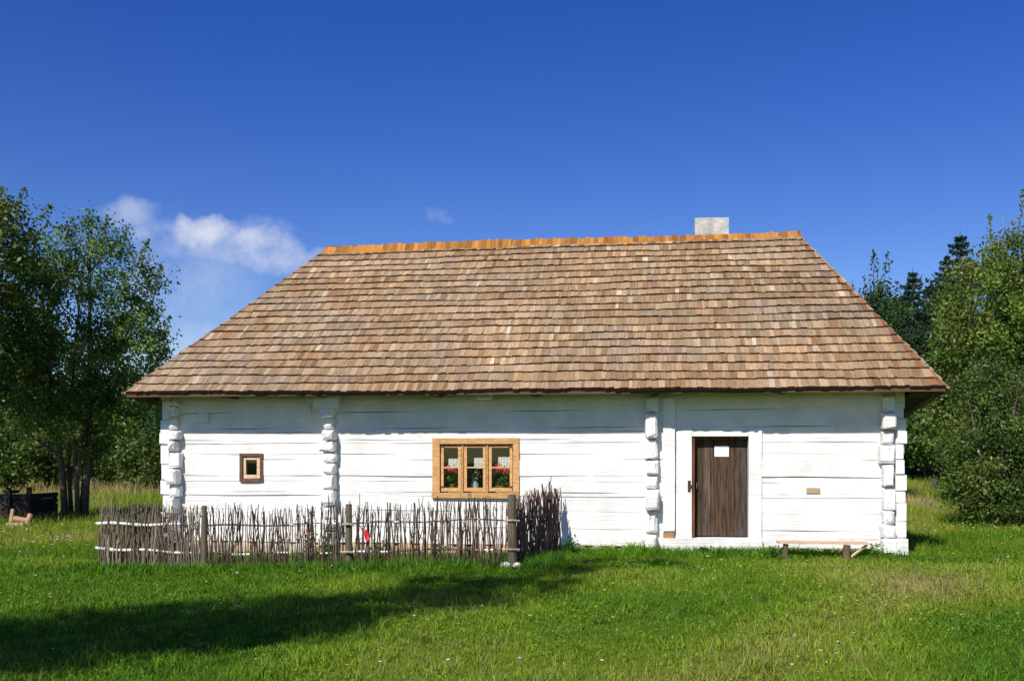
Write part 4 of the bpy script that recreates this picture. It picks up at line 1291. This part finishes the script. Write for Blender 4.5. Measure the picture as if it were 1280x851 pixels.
def spruce(label, px, tip, depth, wpx, group, whorl=.30, lean=0):
    X, Y = at(px, depth); z0 = float(terrain(X, Y)); H = zat(tip, depth) - z0
    t = thing('spruce_tree', label, 'tree', (X, Y, z0), 0, group)
    g = G(); g.tube([(0, 0, -.1), (0, 0, H * .5), (0, 0, H)], [.16, .09, .01], 7, (.09, .065, .05)); g.build('trunk', M['bark'], t)
    Rm = wpx * depth / FPX
    g = G(); Ps = []; 
    z = .8
    while z < H - .05:
        f = 1 - (z / H)
        r = Rm * (f ** .8) * random.uniform(.62, 1.2) + .06
        nb = 7 if f > .3 else 5
        a0 = random.uniform(0, 6.28)
        for k in range(nb):
            a = a0 + 6.28 * k / nb + random.uniform(-.3, .3); rr = r * random.uniform(.6, 1.12)
            dr = .25 * rr * f * 1.1
            p0 = Vector((0, 0, z)); p1 = Vector((math.cos(a) * rr * .6, math.sin(a) * rr * .6, z - dr)); p2 = Vector((math.cos(a) * rr, math.sin(a) * rr, z - dr + .12 * rr))
            g.tube([p0, p1, p2], [.018, .012, .004], 4, (.07, .05, .04))
            n = int(24 + 110 * rr)
            for _ in range(n):
                u = random.random() ** .7
                q = p0 + (p1 - p0) * (u / .6) if u < .6 else p1 + (p2 - p1) * ((u - .6) / .4)
                lat = (.05 + .22 * rr * (1.05 - u)) * random.gauss(0, .55)
                Ps.append((q.x - math.sin(a) * lat, q.y + math.cos(a) * lat, q.z - abs(random.gauss(0, .07)) - .3 * abs(lat)))
        z += whorl * random.uniform(.7, 1.3) * (.45 + .75 * f)
    g.build('limbs', M['bark'], t)
    P = np.array(Ps); c = np.array([(.026, .055, .030), (.036, .072, .032), (.020, .045, .027)])[rng.integers(0, 3, len(P))]
    V, F_, C_ = cards(P, .15, c, .3, .2, .30); np_mesh('crown', V, F_, C_, M['needle'], t)
gsp = 'spruces behind the right end of the roof'
spruce('small pointed spruce between the slender tree and the tallest spruce', 1141, 334, 41, 92, gsp, .42)
spruce('tallest dark spruce rising behind the light green birch', 1200, 287, 37, 125, gsp, .50)
spruce('dark spruce filling in behind the tallest spruce, to its left', 1166, 375, 45, 100, gsp, .42)
spruce('smaller dark spruce close to the left side of the tallest spruce', 1184, 318, 40, 95, gsp, .42)
spruce('low dark spruce nearest the roof slope, behind the slender tree', 1118, 372, 46, 90, gsp, .42)
spruce('dark spruce hidden low behind the birch at the right edge', 1262, 330, 47, 110, gsp, .42)
LGs = [(.11, .18, .04), (.15, .22, .05), (.08, .14, .035)]
for (px, py, rx, ry, dep, lab) in ((1156, 548, 26, 30, 35.5, 'light green bush at the far end of the grassy track'), (1112, 560, 30, 30, 44, 'green bush half hidden by the right house corner'), (1183, 530, 22, 40, 34, 'green bush with pale leaves right of the grassy track')):
    tree('bush', lab, at(px, dep), [stem(dep, [(px, 580), (px, 560)], .05, .02)], [E(px, py, rx, ry, dep, 1.2)], 60, 90, .36, .14, LGs, 'bush', 'bushes at the end of the grassy track', limbs=10, crown_name='foliage')
for (px, py, rx, ry, dep, lab) in ((1108, 455, 40, 80, 52, 'dark tree behind the slender tree at the roof corner'), (1168, 440, 42, 85, 50, 'dark tree behind the spruces'), (1235, 440, 60, 120, 58, 'dark tree behind the birch at the right edge')):
    tree('background_tree', lab, at(px, dep), [stem(dep, [(px, 560), (px, 520), (px, 460)], .2, .06)], [E(px, py, rx, ry, dep, 2.2)], 90, 80, .7, .24, [(.02, .05, .02), (.03, .06, .02)], 'tree', 'dark trees behind the right meadow', limbs=12)
D = 29.0
tree('young_tree', 'young tree behind the right house corner that shades the grassy track', at(1100, D), [stem(D, [(1100, 600), (1100, 540), (1100, 470)], .06, .02)],
     [E(1098, 470, 26, 30, D, .8), E(1098, 500, 20, 20, D, .7)], 60, 80, .36, .11, DK1, limbs=20)
# the wood that closes the far side of the meadow behind the cottage
n_ = 1100
fx = rng.uniform(-75, 90, n_); fy = 78 + 14 * rng.random(n_) + .1 * np.abs(fx)
keep_ = np.abs(fx / fy * FPX + 640 - 640) < 2000
fz = terrain(fx, fy) + rng.uniform(.3, 6.0, n_) ; k_ = np.repeat(np.arange(n_), 90)
P = np.stack([fx, fy, fz], 1)[k_] + rng.standard_normal((len(k_), 3)) * np.array([1.7, 1.5, 1.1])
P = P[P[:, 2] > 0]
V, F_, C_ = cards(P, .75, np.array([(.03, .06, .02), (.045, .08, .024), (.035, .07, .022)])[rng.integers(0, 3, len(P))], .35, .35, .7)
fw = np_mesh('far_wood', V, F_, C_, M['leaf']); tag(fw, 'dark far off wood closing the meadow behind the cottage', 'wood', kind='stuff')
# dark stump beside the track
X, Y = at(1168, 33); g = G(); g.tube([(0, 0, -.1), (0, 0, .15), (.02, 0, .30)], [.16, .13, .11], 9, (.07, .05, .04)); g.tube([(.05, 0, .2), (-.02, 0, .48)], [.05, .02], 5, (.07, .05, .04))
o = g.build('tree_stump', M['bark']); o.location = (X, Y, float(terrain(X, Y))); tag(o, 'small dark tree stump beside the grassy track at the right', 'stump')

# tree standing out of view, left of the camera; it throws the long shadow over the meadow
sd = LD / -LD.z
def occ(sx, sy, h, r):
    return (sx - sd.x * h, sy - .25 - sd.y * h, h, r * 1.18, r * 1.18, r * .95)
oc = [occ(-6.2, 7.2, 6.0, 1.5), occ(-5.0, 8.2, 6.8, 1.2), occ(-3.8, 9.0, 7.8, 1.15), occ(-2.6, 9.7, 8.7, 1.1), occ(-1.5, 10.7, 9.6, 1.0), occ(-.6, 11.9, 10.4, .9), occ(.3, 13.1, 11.2, .62), occ(1.1, 14.2, 12.0, .60), occ(1.9, 14.95, 12.7, .50), occ(2.6, 15.35, 13.2, .36), occ(-5.2, 6.4, 6.2, .9), occ(-2.0, 8.9, 8.0, .6)]
tb = (-8.4, .6)
tree('leaning_tree', 'leafy tree standing left of the viewpoint whose long shadow lies across the meadow', tb,
     [[(tb[0], tb[1], -.2, .22), (-8.2, .8, 3.5, .17), (oc[2][0], oc[2][1], oc[2][2], .12), (oc[5][0], oc[5][1], oc[5][2], .06), (oc[8][0], oc[8][1], oc[8][2], .02)]],
     oc, 320, 92, .38, .13, DK1, limbs=90)

# ------------------------------------------------------------------ dark timber crib and rubble, left
X, Y = at(8, 27.0); zz = float(terrain(X, Y))
crib = thing('timber_crib', 'low blackened timber crib with corner posts at the left edge of the meadow', 'crib', (X, Y, zz), R(-6))
g = G()
for i in range(5):
    g.box(-1.1, .68, -.05 + .02 * (i % 2), .04, .02 + i * .145, .155 + i * .145, (.030, .024, .020), .012)
g.build('front_boards', M['dark'], crib)
g = G()
for i in range(5): g.box(.62, .70, .045, 1.3, .02 + i * .145, .155 + i * .145, (.028, .022, .02), .01)
g.build('side_boards', M['dark'], crib)
g = G(); g.box(-1.1, .61, .06, .12, .0, .70, (.02, .017, .015), .01); g.build('inner_lining', M['dark'], crib)
g = G(); g.box(-1.1, .60, .13, 1.3, .62, .68, (.03, .024, .02), .01); g.build('lid', M['dark'], crib)
for (a, b) in ((.70, .92), (.12, .90), (-1.0, .95)):
    g = G(); g.box(a - .06, a + .06, -.13, -.055, 0, b, (.028, .022, .02), .01); g.build('post', M['dark'], crib)
g = G(); g.box(-.08, .20, -.02, .25, .745, .83, (.028, .022, .02), .015); g.build('cap_block', M['dark'], crib)
X, Y = at(56, 27.6)
g = G()
for i in range(26):
    g.blob((random.uniform(-.55, .55), random.uniform(-.3, .3), random.uniform(0, .22) * (1 if i % 2 else .6)), (random.uniform(.08, .2),) * 2 + (random.uniform(.06, .13),), random.choice([(.05, .035, .03), (.035, .03, .028), (.08, .055, .04)]), 7, 4, .25)
o = g.build('earth_heap', M['stone']); o.location = (X, Y, float(terrain(X, Y)) - .02); tag(o, 'dark heap of earth and rubble between the timber crib and the slim trunks', 'heap')
X, Y = at(22, 24.0)
sw = thing('cut_logs', 'few pale tan offcut logs on the grass before the dark timber crib', 'logs', (X, Y, float(terrain(X, Y))))
for (p, q, r) in (((-.16, 0, .1), (-.16, .1, .42), .05), ((-.1, 0, .20), (.22, .05, .14), .07), ((.22, -.02, .04), (.26, .1, .30), .06), ((-.2, -.1, .05), (.2, -.12, .06), .06)):
    g = G(); g.tube([p, q], r, 8, (.40, .25, .15)); g.build('log', M['wood'], sw)
